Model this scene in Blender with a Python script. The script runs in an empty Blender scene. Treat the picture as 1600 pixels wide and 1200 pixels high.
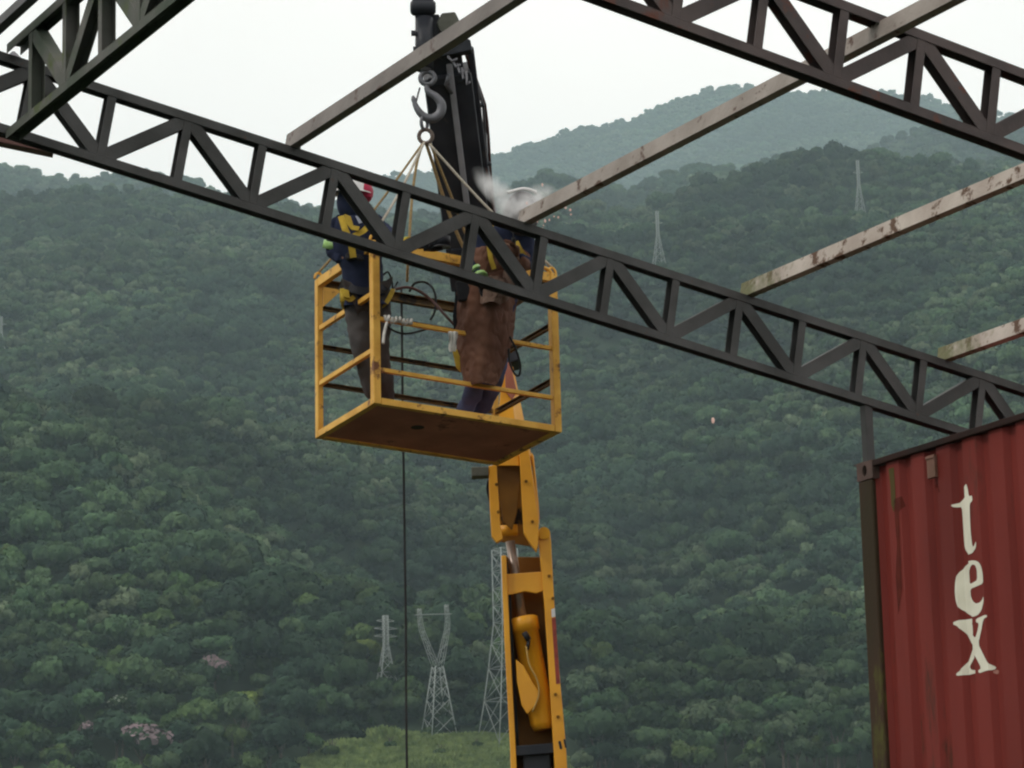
import bpy, bmesh, math, random
from mathutils import Vector, Matrix, noise
random.seed(7)
V = Vector
SC = bpy.context.scene
COL = SC.collection
EYE = V((0, 0, 1.6))

# ------------------------------------------------------------------ camera
FPX = 4771.0; PITCH = 0.21979; ROLL = -0.02551
fw = V((0, math.cos(PITCH), math.sin(PITCH)))
up0 = V((0, -math.sin(PITCH), math.cos(PITCH)))
rt0 = V((1, 0, 0))
rt = rt0*math.cos(ROLL) + up0*math.sin(ROLL)
up = up0*math.cos(ROLL) - rt0*math.sin(ROLL)
cd = bpy.data.cameras.new("camera"); cam = bpy.data.objects.new("camera", cd); COL.objects.link(cam)
cd.sensor_width = 36; cd.lens = FPX/1600*36; cd.clip_start = .5; cd.clip_end = 20000
m = Matrix((rt, up, -fw)).transposed().to_4x4(); m.translation = EYE
cam.matrix_world = m
SC.camera = cam

# ------------------------------------------------------------------ world, sun, exposure
SUN_EL, SUN_AZ = math.radians(44), math.radians(242)     # azimuth measured clockwise from +Y
w = bpy.data.worlds.new("World"); SC.world = w; w.use_nodes = True
nt = w.node_tree; nt.nodes.clear()
out = nt.nodes.new('ShaderNodeOutputWorld'); bg = nt.nodes.new('ShaderNodeBackground')
sky = nt.nodes.new('ShaderNodeTexSky'); sky.sky_type = 'NISHITA'; sky.sun_disc = False
sky.sun_elevation = SUN_EL; sky.sun_rotation = SUN_AZ
tc = nt.nodes.new('ShaderNodeTexCoord'); nz = nt.nodes.new('ShaderNodeTexNoise')
nz.inputs['Scale'].default_value = 3.2; nz.inputs['Detail'].default_value = 5; nz.inputs['Roughness'].default_value = .5
cr = nt.nodes.new('ShaderNodeValToRGB')
cr.color_ramp.elements[0].position = .3; cr.color_ramp.elements[0].color = (.85, .79, .735, 1)
cr.color_ramp.elements[1].position = .62; cr.color_ramp.elements[1].color = (.99, .92, .855, 1)
mu = nt.nodes.new('ShaderNodeVectorMath'); mu.operation = 'SCALE'; mu.inputs['Scale'].default_value = 16.2
mx = nt.nodes.new('ShaderNodeMix'); mx.data_type = 'RGBA'; mx.inputs[0].default_value = .93
nt.links.new(tc.outputs['Generated'], nz.inputs['Vector']); nt.links.new(nz.outputs['Fac'], cr.inputs[0])
nt.links.new(cr.outputs[0], mu.inputs[0]); nt.links.new(sky.outputs[0], mx.inputs[6]); nt.links.new(mu.outputs[0], mx.inputs[7])
nt.links.new(mx.outputs[2], bg.inputs[0]); bg.inputs[1].default_value = .1
nt.links.new(bg.outputs[0], out.inputs[0])
sd = bpy.data.lights.new("sun", 'SUN'); sd.energy = 1.25; sd.angle = math.radians(12); sd.color = (1, .96, .9)
so = bpy.data.objects.new("sun", sd); COL.objects.link(so); so.location = (0, 0, 60)
sdir = V((math.sin(SUN_AZ)*math.cos(SUN_EL), math.cos(SUN_AZ)*math.cos(SUN_EL), math.sin(SUN_EL)))
so.rotation_euler = (-sdir).to_track_quat('-Z', 'Y').to_euler()
SC.view_settings.view_transform = 'Standard'; SC.view_settings.look = 'None'
SC.view_settings.exposure = 0; SC.view_settings.gamma = 1; SC.view_settings.use_curve_mapping = False
SC.render.engine = 'CYCLES'; SC.cycles.use_denoising = True
SC.cycles.max_bounces = 5; SC.cycles.volume_bounces = 2; SC.cycles.transparent_max_bounces = 8
SC.cycles.pixel_filter_type = 'BLACKMAN_HARRIS'; SC.cycles.filter_width = 2.2

# ------------------------------------------------------------------ helpers
def ray(px, py):
    return (px-800)/FPX*rt + (600-py)/FPX*up + fw
def at(px, py, Y):                      # world point seen at a pixel, at distance Y in front of the camera
    d = ray(px, py); return EYE + d*(Y/d.y)
def tag(o, label=None, cat=None, group=None, kind=None):
    if label: o['label'] = label
    if cat: o['category'] = cat
    if group: o['group'] = group
    if kind: o['kind'] = kind
    return o
def thing(name, label, cat, loc=(0, 0, 0), group=None):
    o = bpy.data.objects.new(name, None); COL.objects.link(o); o.location = loc
    o.empty_display_size = .3
    return tag(o, label, cat, group)

MATS = {}
def mat(name, c1, c2=None, scale=6, rough=.6, bump=.0, bscale=40, spots=None, spot_amt=.5, spot_scale=3, metal=0, streak=1.0, rand=0, detail=4, spec=.16):
    if name in MATS: return MATS[name]
    M = bpy.data.materials.new(name); M.use_nodes = True; t = M.node_tree; N = t.nodes; L = t.links
    b = N['Principled BSDF']; b.inputs['Roughness'].default_value = rough; b.inputs['Metallic'].default_value = metal; b.inputs['Specular IOR Level'].default_value = spec
    tc = N.new('ShaderNodeTexCoord'); mp = N.new('ShaderNodeMapping'); L.new(tc.outputs['Object'], mp.inputs[0])
    mp.inputs['Scale'].default_value = (1, 1, streak)
    c2 = c2 or tuple(x*.75 for x in c1)
    n1 = N.new('ShaderNodeTexNoise'); n1.inputs['Scale'].default_value = scale; n1.inputs['Detail'].default_value = detail
    L.new(mp.outputs[0], n1.inputs['Vector'])
    r1 = N.new('ShaderNodeValToRGB'); e = r1.color_ramp.elements
    e[0].position = .35; e[0].color = (*c2, 1); e[1].position = .65; e[1].color = (*c1, 1)
    L.new(n1.outputs['Fac'], r1.inputs[0]); col = r1.outputs[0]
    if spots:
        n2 = N.new('ShaderNodeTexNoise'); n2.inputs['Scale'].default_value = spot_scale; n2.inputs['Detail'].default_value = 8
        n2.inputs['Roughness'].default_value = .65; L.new(mp.outputs[0], n2.inputs['Vector'])
        r2 = N.new('ShaderNodeValToRGB'); e = r2.color_ramp.elements
        p = .72-.3*spot_amt; e[0].position = p; e[0].color = (0, 0, 0, 1); e[1].position = p+.07; e[1].color = (1, 1, 1, 1)
        L.new(n2.outputs['Fac'], r2.inputs[0])
        mx = N.new('ShaderNodeMix'); mx.data_type = 'RGBA'; L.new(r2.outputs[0], mx.inputs[0]); L.new(col, mx.inputs[6])
        mx.inputs[7].default_value = (*spots, 1); col = mx.outputs[2]
    if rand:
        oi = N.new('ShaderNodeObjectInfo'); hv = N.new('ShaderNodeHueSaturation')
        mr = N.new('ShaderNodeMapRange'); mr.inputs[3].default_value = 1-rand; mr.inputs[4].default_value = 1+rand*1.25
        L.new(oi.outputs['Random'], mr.inputs[0]); L.new(mr.outputs[0], hv.inputs['Value']); L.new(col, hv.inputs['Color'])
        wn = N.new('ShaderNodeTexWhiteNoise'); wn.noise_dimensions = '1D'; L.new(oi.outputs['Random'], wn.inputs['W'])
        mh = N.new('ShaderNodeMapRange'); mh.inputs[3].default_value = .485; mh.inputs[4].default_value = .525
        L.new(wn.outputs['Value'], mh.inputs[0]); L.new(mh.outputs[0], hv.inputs['Hue']); col = hv.outputs[0]
    L.new(col, b.inputs['Base Color'])
    if bump:
        n3 = N.new('ShaderNodeTexNoise'); n3.inputs['Scale'].default_value = bscale; n3.inputs['Detail'].default_value = 5
        L.new(tc.outputs['Object'], n3.inputs['Vector'])
        bp = N.new('ShaderNodeBump'); bp.inputs['Strength'].default_value = bump; bp.inputs['Distance'].default_value = .01
        L.new(n3.outputs['Fac'], bp.inputs['Height']); L.new(bp.outputs[0], b.inputs['Normal'])
    MATS[name] = M; return M
STEEL = mat('painted_steel', (.086, .084, .084), (.050, .050, .049), scale=3, rough=.55, bump=.25, spots=(.10, .045, .03), spot_amt=.22, spot_scale=5)
STEELR = mat('rusty_painted_steel', (.115, .088, .085), (.07, .056, .056), scale=3, rough=.55, bump=.25, spots=(.14, .055, .04), spot_amt=.5, spot_scale=4)
STEELG = mat('mossy_steel', (.13, .125, .115), (.055, .07, .05), scale=2.5, rough=.65, bump=.3, spots=(.08, .10, .04), spot_amt=.5, spot_scale=2)
PRIMER = mat('red_primer_steel', (.20, .10, .09), (.12, .065, .06), scale=5, rough=.6, bump=.2)
PURL = mat('weathered_purlin', (.50, .44, .39), (.36, .30, .26), scale=4, rough=.6, bump=.3, spots=(.10, .055, .035), spot_amt=.62, spot_scale=8)
PURLO = mat('dirty_purlin', (.22, .195, .18), (.16, .14, .13), scale=4, rough=.6, bump=.3, spots=(.09, .055, .045), spot_amt=.42, spot_scale=7)
YEL = mat('yellow_paint', (.76, .43, .085), (.60, .31, .05), scale=7, rough=.45, bump=.2, spots=(.17, .07, .03), spot_amt=.46, spot_scale=8)
YELB = mat('crane_yellow_paint', (.80, .37, .02), (.66, .29, .015), scale=3, rough=.38, bump=.08, spots=(.16, .07, .02), spot_amt=.2, spot_scale=5, spec=.35)
RUSTF = mat('rusty_floor_plate', (.55, .21, .16), (.38, .14, .11), scale=3, rough=.75, bump=.3, spots=(.06, .03, .025), spot_amt=.4, spot_scale=2.5)
RED = mat('container_red_paint', (.190, .028, .021), (.135, .020, .015), scale=2.2, rough=.62, bump=.15, bscale=15, spots=(.085, .024, .015), spot_amt=.34, spot_scale=4, streak=.16)
POSTM = mat('mossy_container_post', (.060, .030, .020), (.034, .032, .015), scale=2, rough=.75, bump=.3, spots=(.085, .085, .02), spot_amt=.55, spot_scale=3, streak=.3)
CAST = mat('corner_casting_steel', (.14, .085, .075), (.09, .06, .05), scale=9, rough=.7, bump=.3)
STREAK = mat('moss_streak', (.075, .07, .02), (.10, .045, .02), scale=6, rough=.85, streak=.3)
RUSTD = mat('rust_stain', (.085, .015, .01), (.12, .02, .012), scale=9, rough=.85)
CREAM = mat('cream_lettering', (.80, .77, .64), (.70, .67, .55), scale=6, rough=.6)
BLACK = mat('black_crane_paint', (.035, .037, .045), (.02, .022, .028), scale=5, rough=.4, bump=.1, spots=(.06, .055, .05), spot_amt=.25, spot_scale=7)
GREYM = mat('grey_metal', (.15, .15, .165), (.10, .10, .11), scale=8, rough=.4, metal=.3)
CHROME = mat('cylinder_rod', (.34, .27, .23), (.24, .19, .16), scale=6, rough=.3, metal=.6)
OLIVE = mat('olive_grey_metal', (.12, .12, .10), (.08, .08, .065), scale=8, rough=.6)
RUBBER = mat('black_rubber', (.025, .024, .026), rough=.55)
HOSEB = mat('brown_hose', (.085, .04, .035), rough=.6)
ROPE = mat('yellow_rope', (.38, .27, .13), (.28, .20, .10), scale=60, rough=.85, bump=.4, bscale=150)
ROPEP = mat('pale_rope', (.50, .45, .38), (.38, .34, .28), scale=60, rough=.85, bump=.4, bscale=150)
CABLE = mat('dark_cable', (.03, .03, .03), rough=.7)
CONC = mat('concrete', (.30, .29, .27), (.22, .21, .2), scale=3, rough=.9, bump=.3)
NAVY = mat('navy_cloth', (.022, .028, .060), (.013, .017, .038), scale=9, rough=.9, bump=.3, bscale=30)
TROU = mat('grey_brown_trousers', (.085, .075, .072), (.055, .048, .048), scale=6, rough=.9, bump=.3, bscale=30)
JEANS = mat('blue_jeans', (.085, .105, .20), (.055, .068, .13), scale=9, rough=.9, bump=.3, bscale=40)
LEATH = mat('brown_leather', (.155, .072, .045), (.11, .05, .032), scale=4, rough=.7, bump=.35, bscale=18)
LEATHG = mat('brown_suede_sleeve', (.20, .13, .10), (.14, .09, .07), scale=5, rough=.8, bump=.35, bscale=18)
HARN = mat('yellow_webbing', (.55, .38, .05), (.42, .28, .04), scale=20, rough=.8)
HIVIS = mat('lime_reflective_band', (.45, .62, .38), (.25, .45, .10), scale=25, rough=.5)
SKIN = mat('skin', (.30, .17, .12), (.25, .14, .10), rough=.55)
GLOVE = mat('black_work_glove', (.022, .022, .026), rough=.85, bump=.3)
WHITE = mat('white_plastic', (.72, .70, .69), (.62, .60, .6), rough=.4)
REDPL = mat('red_plastic', (.42, .03, .07), (.30, .02, .05), rough=.4)
GREYH = mat('grey_welding_hood', (.10, .095, .10), (.07, .066, .07), rough=.45)
RAG = mat('white_rag', (.66, .64, .60), (.5, .48, .45), scale=20, rough=.9, bump=.4)
PYL = mat('galvanised_steel', (.30, .33, .31), (.20, .22, .21), rough=.5)
LENS = mat('dark_lens', (.01, .012, .012), rough=.1)

class MB:
    def __init__(s): s.bm = bmesh.new()
    def box(s, c, size, ax=None, smooth=False):
        ax = ax or (V((1, 0, 0)), V((0, 1, 0)), V((0, 0, 1)))
        c = V(c); vs = []
        for i in (-1, 1):
            for j in (-1, 1):
                for k in (-1, 1):
                    vs.append(s.bm.verts.new(c + ax[0]*(size[0]*i/2) + ax[1]*(size[1]*j/2) + ax[2]*(size[2]*k/2)))
        for f in ((0, 1, 3, 2), (4, 6, 7, 5), (0, 4, 5, 1), (2, 3, 7, 6), (0, 2, 6, 4), (1, 5, 7, 3)):
            s.bm.faces.new([vs[i] for i in f])
        return s
    def bar(s, a, b, w, h, upv=(0, 0, 1), ext=0):
        a, b = V(a), V(b); d = (b-a); L = d.length; d.normalize()
        x = d.cross(V(upv)); x.normalize(); z = x.cross(d)
        return s.box((a+b)/2, (L+2*ext, w, h), (d, x, z))
    def channel(s, a, b, w, h, t, upv=(0, 0, 1), side=1):     # C section: web on one side, two flanges
        a, b = V(a), V(b); d = (b-a); L = d.length; d.normalize()
        x = d.cross(V(upv)); x.normalize(); z = x.cross(d); c = (a+b)/2
        s.box(c+x*side*(w/2-t/2), (L, t, h), (d, x, z))
        s.box(c-x*side*t/2+z*(h/2-t/2), (L, w-t, t), (d, x, z))
        s.box(c-x*side*t/2-z*(h/2-t/2), (L, w-t, t), (d, x, z))
        return s
    def tube(s, pts, r, seg=8, caps=True):
        pts = [V(p) for p in pts]; n = len(pts)
        rr = r if isinstance(r, (list, tuple)) else [r]*n
        rings = []; px = None
        for i, p in enumerate(pts):
            d = (pts[min(i+1, n-1)]-pts[max(i-1, 0)]).normalized()
            if px is None: px = d.orthogonal().normalized()
            px = (px - d*px.dot(d)).normalized(); py = d.cross(px)
            rings.append([s.bm.verts.new(p+(px*math.cos(2*math.pi*k/seg)+py*math.sin(2*math.pi*k/seg))*rr[i]) for k in range(seg)])
        for i in range(n-1):
            for k in range(seg):
                f = s.bm.faces.new((rings[i][k], rings[i][(k+1) % seg], rings[i+1][(k+1) % seg], rings[i+1][k])); f.smooth = True
        if caps: s.bm.faces.new(rings[0][::-1]); s.bm.faces.new(rings[-1])
        return s
    def prism(s, pts, off):               # outline of world points, extruded by a vector
        a = [s.bm.verts.new(V(p)) for p in pts]; b = [s.bm.verts.new(V(p)+V(off)) for p in pts]; n = len(pts)
        s.bm.faces.new(a); s.bm.faces.new(b[::-1])
        for i in range(n): s.bm.faces.new((a[i], b[i], b[(i+1) % n], a[(i+1) % n]))
        return s
    def ell(s, c, r, ax=None, u=14, v=10, cut=-1.01, jit=0, seed=0):
        ax = ax or (V((1, 0, 0)), V((0, 1, 0)), V((0, 0, 1))); c = V(c); rows = []
        for j in range(v+1):
            th = math.pi*j/v; z = math.cos(th)
            if z < cut: z = cut
            q = math.sqrt(max(0, 1-z*z)) if z > cut or cut < -1 else math.sqrt(1-cut*cut)
            row = []
            for i in range(u):
                p = 2*math.pi*i/u; k = 1
                if jit: k = 1+jit*noise.noise(V((math.cos(p)*q*2+seed, math.sin(p)*q*2, z*2)))
                row.append(s.bm.verts.new(c+(ax[0]*math.cos(p)*q*r[0]+ax[1]*math.sin(p)*q*r[1]+ax[2]*z*r[2])*k))
            rows.append(row)
        for j in range(v):
            for i in range(u):
                f = s.bm.faces.new((rows[j][i], rows[j+1][i], rows[j+1][(i+1) % u], rows[j][(i+1) % u])); f.smooth = True
        bmesh.ops.remove_doubles(s.bm, verts=[x for r_ in rows for x in r_], dist=1e-5)
        return s
    def build(s, name, material, parent=None, bevel=0, loc=None):
        bmesh.ops.recalc_face_normals(s.bm, faces=s.bm.faces)
        me = bpy.data.meshes.new(name)
        o = bpy.data.objects.new(name, me); COL.objects.link(o)
        org = parent_loc(parent) if parent else V(loc or (0, 0, 0))
        bmesh.ops.translate(s.bm, verts=s.bm.verts, vec=-org)
        s.bm.to_mesh(me); s.bm.free()
        if parent: o.parent = parent
        else: o.location = org
        if isinstance(material, (list, tuple)):
            for mm in material: me.materials.append(mm)
        else: me.materials.append(material)
        if bevel:
            b = o.modifiers.new('bevel', 'BEVEL'); b.width = bevel; b.segments = 2; b.limit_method = 'ANGLE'
        return o
def parent_loc(p):
    l = V((0, 0, 0))
    while p: l += V(p.location); p = p.parent
    return l
def spline(pts, n=8):
    pts = [V(p) for p in pts]; o = []
    P = [2*pts[0]-pts[1]]+pts+[2*pts[-1]-pts[-2]]
    for i in range(1, len(P)-2):
        for k in range(n):
            t = k/n; a, b, c, d = P[i-1:i+3]
            o.append(.5*((2*b)+(c-a)*t+(2*a-5*b+4*c-d)*t*t+(3*b-a-3*c+d)*t**3))
    return o+[pts[-1]]

# ------------------------------------------------------------------ terrain (ground sheet, hillside, mountain)
def azel(px, py):
    d = ray(px, py); return math.atan2(d.x, d.y), d.z/math.hypot(d.x, d.y)
def interp(tab, x):
    if x <= tab[0][0]: return tab[0][1]
    for (a, b), (c, d) in zip(tab, tab[1:]):
        if x <= c: return b+(d-b)*(x-a)/(c-a)
    return tab[-1][1]
R1P = [(-900, 330), (-400, 300), (0, 292), (100, 284), (200, 281), (300, 291), (430, 302), (560, 314), (700, 318), (765, 306), (800, 279), (850, 252), (925, 268), (985, 280), (1044, 256), (1097, 236), (1162, 252), (1224, 224), (1281, 228), (1359, 232), (1500, 236), (1600, 235), (1900, 240), (2400, 300)]
R2P = [(-900, 300), (-300, 270), (0, 248), (40, 252), (70, 270), (120, 270), (195, 264), (240, 263), (300, 272), (340, 292), (430, 300), (520, 330), (900, 500), (1150, 400), (1300, 285), (1359, 225), (1394, 200), (1450, 188), (1600, 180), (1900, 170), (2400, 220)]
R3P = [(-900, 420), (0, 400), (480, 340), (560, 285), (600, 269), (650, 266), (720, 254), (770, 240), (850, 213), (900, 197), (987, 183), (1020, 165), (1053, 152), (1100, 139), (1140, 132), (1176, 133), (1241, 141), (1337, 136), (1381, 138), (1447, 150), (1490, 159), (1534, 173), (1600, 177), (1900, 230), (2400, 330)]
R1T, R2T, R3T = [[azel(x, y+dy) for x, y in T] for T, dy in ((R1P, 23), (R2P, 12), (R3P, 6))]
R0, T0 = 640., math.tan(math.radians(4.9))
def fbm(x, y, s, o=4):
    v = 0; a = 1; t = 0
    for k in range(o):
        v += a*noise.noise(V((x/s+k*7.1, y/s-k*3.3, k*1.7))); t += a; a *= .5; s *= .5
    return v/t
def height(az, r):
    R1 = 2350+260*math.sin(az*19+1)+300*max(0, az*5)
    fade = max(0, min(1, (math.radians(34)-abs(az))/math.radians(12)))
    x, y = r*math.sin(az), r*math.cos(az)
    H1 = R1*interp(R1T, az)
    h0 = R0*T0
    if r < R0:
        t = max(0, (r-300)/(R0-300)); h = h0*t*t*(3-2*t)*.6+h0*.4*t*t
    else:
        h = h0+(H1-h0)*(r-R0)/(R1-R0)
        k = min(1, (r-R0)/250)*max(0, min(1, (R1-r)/850))
        rid = 1-abs(fbm(x, y, 520, 3))*2.6
        h += k*(fbm(x, y, 460)*100+rid*20-10+34*math.sin((az*1500+r*.62)/150+2.2*fbm(x, y, 600, 2))*(1-.35*abs(math.sin(az*9))))
    H2 = 3300*interp(R2T, az); H3 = 5200*interp(R3T, az)
    if r > R1:
        vr = R1+200; vh = H1-75; b2 = min(H1, H2)-60
        if r < vr: h = H1-(r-R1)/200*75
        elif r < 3300:
            t = (r-vr)/(3300-vr); h = vh+(H2-vh)*t+fbm(x, y, 260)*70*math.sin(math.pi*t)
        elif r < 3500: h = H2+(b2-H2)*(r-3300)/180
        elif r < 5200:
            t = (r-3500)/1700; h = b2+(H3-b2)*t+fbm(x+900, y, 380)*110*math.sin(math.pi*t)**.8
        else: h = H3-(r-5200)*.5
    h = max(h, 0)
    return 0 if r < 300 else h*fade
SOIL = mat('forest_floor', (.032, .05, .026), (.02, .034, .018), scale=.03, rough=1)
def build_ground():
    rs = [0.01, 40, 120, 220]+[300+34*i for i in range(10)]+[640+17*i for i in range(273)]+[5350, 5600, 6000, 6500]
    azs = [math.radians(a) for a in [-180, -140, -100, -70, -50, -40, -35, -30, -26, -22, -18, -15]]
    azs += [math.radians(-13+.11*i) for i in range(237)]
    azs += [math.radians(a) for a in [15, 18, 22, 26, 30, 35, 40, 50, 70, 100, 140]]
    bm = bmesh.new(); g = []
    for a in azs: g.append([bm.verts.new((r*math.sin(a), r*math.cos(a), height(a, r))) for r in rs])
    n = len(azs)
    for i in range(n):
        for j in range(len(rs)-1):
            f = bm.faces.new((g[i][j], g[(i+1) % n][j], g[(i+1) % n][j+1], g[i][j+1])); f.smooth = True
    bmesh.ops.remove_doubles(bm, verts=[c[0] for c in g], dist=.1)
    bmesh.ops.recalc_face_normals(bm, faces=bm.faces)
    me = bpy.data.meshes.new('ground'); bm.to_mesh(me); bm.free(); me.materials.append(SOIL)
    o = bpy.data.objects.new('ground', me); COL.objects.link(o); tag(o, kind='structure')
    return o
GROUND = build_ground()
def surf(az, r): return V((r*math.sin(az), r*math.cos(az), height(az, r)))
def on_slope(px, py, r0=640, r1=3500):      # first point of the terrain seen at a pixel
    az, t = azel(px, py); r = r0
    while r < r1:
        if height(az, r) >= 1.6+t*r: break
        r += 4
    return az, r

# ------------------------------------------------------------------ foliage
def foliage(name, c1, c2, rand=.3):
    M = mat(name, c1, c2, scale=.45, rough=.85, rand=rand, detail=3)
    t = M.node_tree; N = t.nodes; L = t.links; b = N['Principled BSDF']
    # broad lighter and darker patches across the hillside, in world space
    ge = N.new('ShaderNodeNewGeometry'); n = N.new('ShaderNodeTexNoise'); n.inputs['Scale'].default_value = .0055; n.inputs['Detail'].default_value = 3
    L.new(ge.outputs['Position'], n.inputs['Vector'])
    r = N.new('ShaderNodeMapRange'); r.inputs[1].default_value = .35; r.inputs[2].default_value = .65; r.inputs[3].default_value = .58; r.inputs[4].default_value = 1.42
    L.new(n.outputs['Fac'], r.inputs[0])
    src = b.inputs['Base Color'].links[0].from_socket
    hv = N.new('ShaderNodeHueSaturation'); L.new(src, hv.inputs['Color']); L.new(r.outputs[0], hv.inputs['Value'])
    L.new(hv.outputs[0], b.inputs['Base Color'])
    b.inputs['Specular IOR Level'].default_value = .03
    return M
LEAF = foliage('leaf_mid_green', (.056, .090, .042), (.030, .053, .026), .40)
LEAFD = foliage('leaf_dark_green', (.032, .058, .032), (.018, .036, .021), .34)
LEAFP = foliage('leaf_pale_green', (.094, .125, .072), (.056, .082, .044), .28)
LEAFY = foliage('leaf_yellow_green', (.17, .22, .05), (.09, .13, .035), .22)
LEAFG = foliage('leaf_bright_green', (.074, .112, .040), (.042, .072, .026), .25)
PINK = foliage('pink_blossom', (.20, .145, .155), (.12, .095, .098), .1)
PALEB = foliage('pale_blossom', (.24, .26, .22), (.13, .16, .11), .1)
BARK = mat('bark', (.10, .085, .07), (.06, .05, .04), scale=4, rough=.95, bump=.4)
def crown_bm(seed, R=3.8, H=2.9, z0=5.2, n=1000, lobes=9, leaf=.50, split=0):
    rnd = random.Random(seed); bm = bmesh.new(); L = []
    for i in range(lobes):
        a = rnd.uniform(0, 6.283); q = R*.62*math.sqrt(rnd.random()) if i else 0
        z = z0 + H*.55*(1-(q/R)**2*1.6)*rnd.uniform(.4, 1.15)
        L.append((V((q*math.cos(a), q*math.sin(a), z)), R*rnd.uniform(.34, .55)))
    for c, r in L:
        k = bmesh.ops.create_icosphere(bm, subdivisions=2, radius=r*.84)
        for v in k['verts']:
            v.co = v.co*(1+.28*noise.noise(v.co*1.1+c)); v.co.z *= .8; v.co += c
    for i in range(n):
        c, r = L[rnd.randrange(lobes)]
        u = V((rnd.gauss(0, 1), rnd.gauss(0, 1), rnd.gauss(.35, 1))).normalized()
        p = c+V((u.x, u.y, u.z*.8))*r*rnd.uniform(.84, 1.16)
        nrm = (u+V((rnd.gauss(0, .34), rnd.gauss(0, .34), rnd.gauss(.1, .34)))).normalized()
        x = nrm.orthogonal().normalized(); x.rotate(Matrix.Rotation(rnd.uniform(0, 6.28), 3, nrm)); y = nrm.cross(x)
        s_ = leaf*rnd.uniform(.5, 1.25)
        vs = [bm.verts.new(p+x*s_*math.cos(t)*rnd.uniform(.6, 1)+y*s_*math.sin(t)*rnd.uniform(.6, 1)-nrm*s_*.18) for t in (0, 1.25, 2.5, 3.8, 5.0)]
        try: f = bm.faces.new(vs); f.material_index = 1 if (split and rnd.random() < split and u.z > -.1) else 0
        except ValueError: pass
    return bm
def finish(name, bm, mats, parent=None):
    me = bpy.data.meshes.new(name); bm.to_mesh(me); bm.free()
    for m_ in mats: me.materials.append(m_)
    o = bpy.data.objects.new(name, me); COL.objects.link(o)
    if parent: o.parent = parent
    return o
def trunk_bm(z=5.6, r=.24, seed=0, limbs=4):
    rnd = random.Random(seed); b = MB()
    b.tube([(0, 0, -1.2), (.08, .05, z*.45), (0, .1, z)], [r*1.3, r, r*.6], 7)
    for i in range(limbs):
        a = i*6.283/limbs+rnd.uniform(-.4, .4)
        b.tube([(0.04, .06, z*.55), (math.cos(a)*1.0, math.sin(a)*1.0, z*.85), (math.cos(a)*1.9, math.sin(a)*1.9, z*1.12)], [r*.5, r*.36, r*.18], 5)
    return b.bm
def make_tree(name, label, group, crown, mats, trunk, cat='tree'):
    t = thing(name, label, cat, group=group)
    finish('crown', crown, mats, t); finish('trunk', trunk, [BARK], t)
    return t
def dup(root, loc, rz, sc, label=None):
    r = root.copy(); COL.objects.link(r); r.location = loc; r.rotation_euler = (0, 0, rz); r.scale = sc
    if label: r['label'] = label
    for ch in list(root.children):
        c = ch.copy(); COL.objects.link(c); c.parent = r
    return r
GT = 'broadleaf trees on the lower forest edge'
kinds = [
    ('rounded mid green broadleaf tree in the dense lower forest edge', 11, dict(), LEAF),
    ('dark green broad tree standing in the dense lower forest edge', 23, dict(R=4.2, lobes=11), LEAFD),
    ('pale grey green billowy tree in the dense lower forest edge', 31, dict(R=3.5, H=3.4, lobes=8), LEAFP),
    ('narrow taller green tree rising from the dense lower forest edge', 47, dict(R=2.9, H=4.6, z0=5.5, lobes=9), LEAF),
    ('low bright green tree in the dense lower forest edge', 53, dict(R=3.6, H=2.4, z0=3.8, lobes=8), LEAFG),
    ('flat topped green tree', 61, dict(R=5.0, H=1.5, z0=6.6, lobes=13, n=900, leaf=.42), LEAF)]
PROT = []
for lab, sd_, kw, lm_ in kinds:
    PROT.append(make_tree('broadleaf_tree', lab, GT, crown_bm(sd_, **kw), [lm_], trunk_bm(seed=sd_)))
def clearing(px, py):                       # is this pixel of the slope the grassy clearing
    if py < 1150: return False
    e = 1152+5*noise.noise(V((px*.03, 1, 0)))+4*noise.noise(V((px*.1, 3, 0)))
    if 470 < px < 900: return py > e+max(0, (590-px)*.33)+max(0, (px-840)*.9)
    return False
def unproj(p):
    d = p-EYE; z = d.dot(fw); return 800+FPX*d.dot(rt)/z, 600-FPX*d.dot(up)/z

SPECIAL = []   # (px, py of the crown's middle) kept free of forest
def near_special(px, py):
    for sx, sy, s in SPECIAL:
        if abs(px-sx) < s and -s*.7 < py-sy < s*.8+18: return True
    return False
def special(px, py, name, label, crown, mats, scale=1., zc=6.5, cat='tree', free=15, sd_=1):
    az, r = on_slope(px, py+zc*scale*FPX/705)
    t = make_tree(name, label, None, crown, mats, trunk_bm(seed=sd_), cat)
    t.location = surf(az, r); t.scale = (scale,)*3; t.rotation_euler = (0, 0, sd_*1.3)
    SPECIAL.append((px, py, free))
    return t
special(336, 1048, 'flowering_tree', 'pink flowering tree, the highest of the three pink crowns at lower left', crown_bm(101, R=3.8, lobes=10, split=.9), [LEAFD, PINK], 1.25, sd_=1)
special(222, 1163, 'flowering_tree', 'broad pink flowering tree, the largest and lowest pink crown at lower left', crown_bm(102, R=4.6, lobes=11, split=.85), [LEAFD, PINK], 1.5, free=24, sd_=2)
special(138, 1148, 'flowering_tree', 'small pink flowering tree, the leftmost pink crown at lower left', crown_bm(103, R=3.2, lobes=8, split=.85), [LEAFD, PINK], 1.0, sd_=3)
special(190, 1112, 'blossoming_tree', 'white flowered tree just above the broad pink flowering tree', crown_bm(104, R=4, lobes=10, split=.4), [LEAF, PALEB], .95, sd_=4)
special(572, 1020, 'broadleaf_tree', 'yellow green tree left of the smallest middle pylon', crown_bm(105, R=3.8, lobes=9), [LEAFY], 1.0, sd_=5)
special(385, 1096, 'broadleaf_tree', 'light yellow green tree right below the highest pink flowering tree', crown_bm(106, R=4, lobes=9), [LEAFY], .95, sd_=6)
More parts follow.
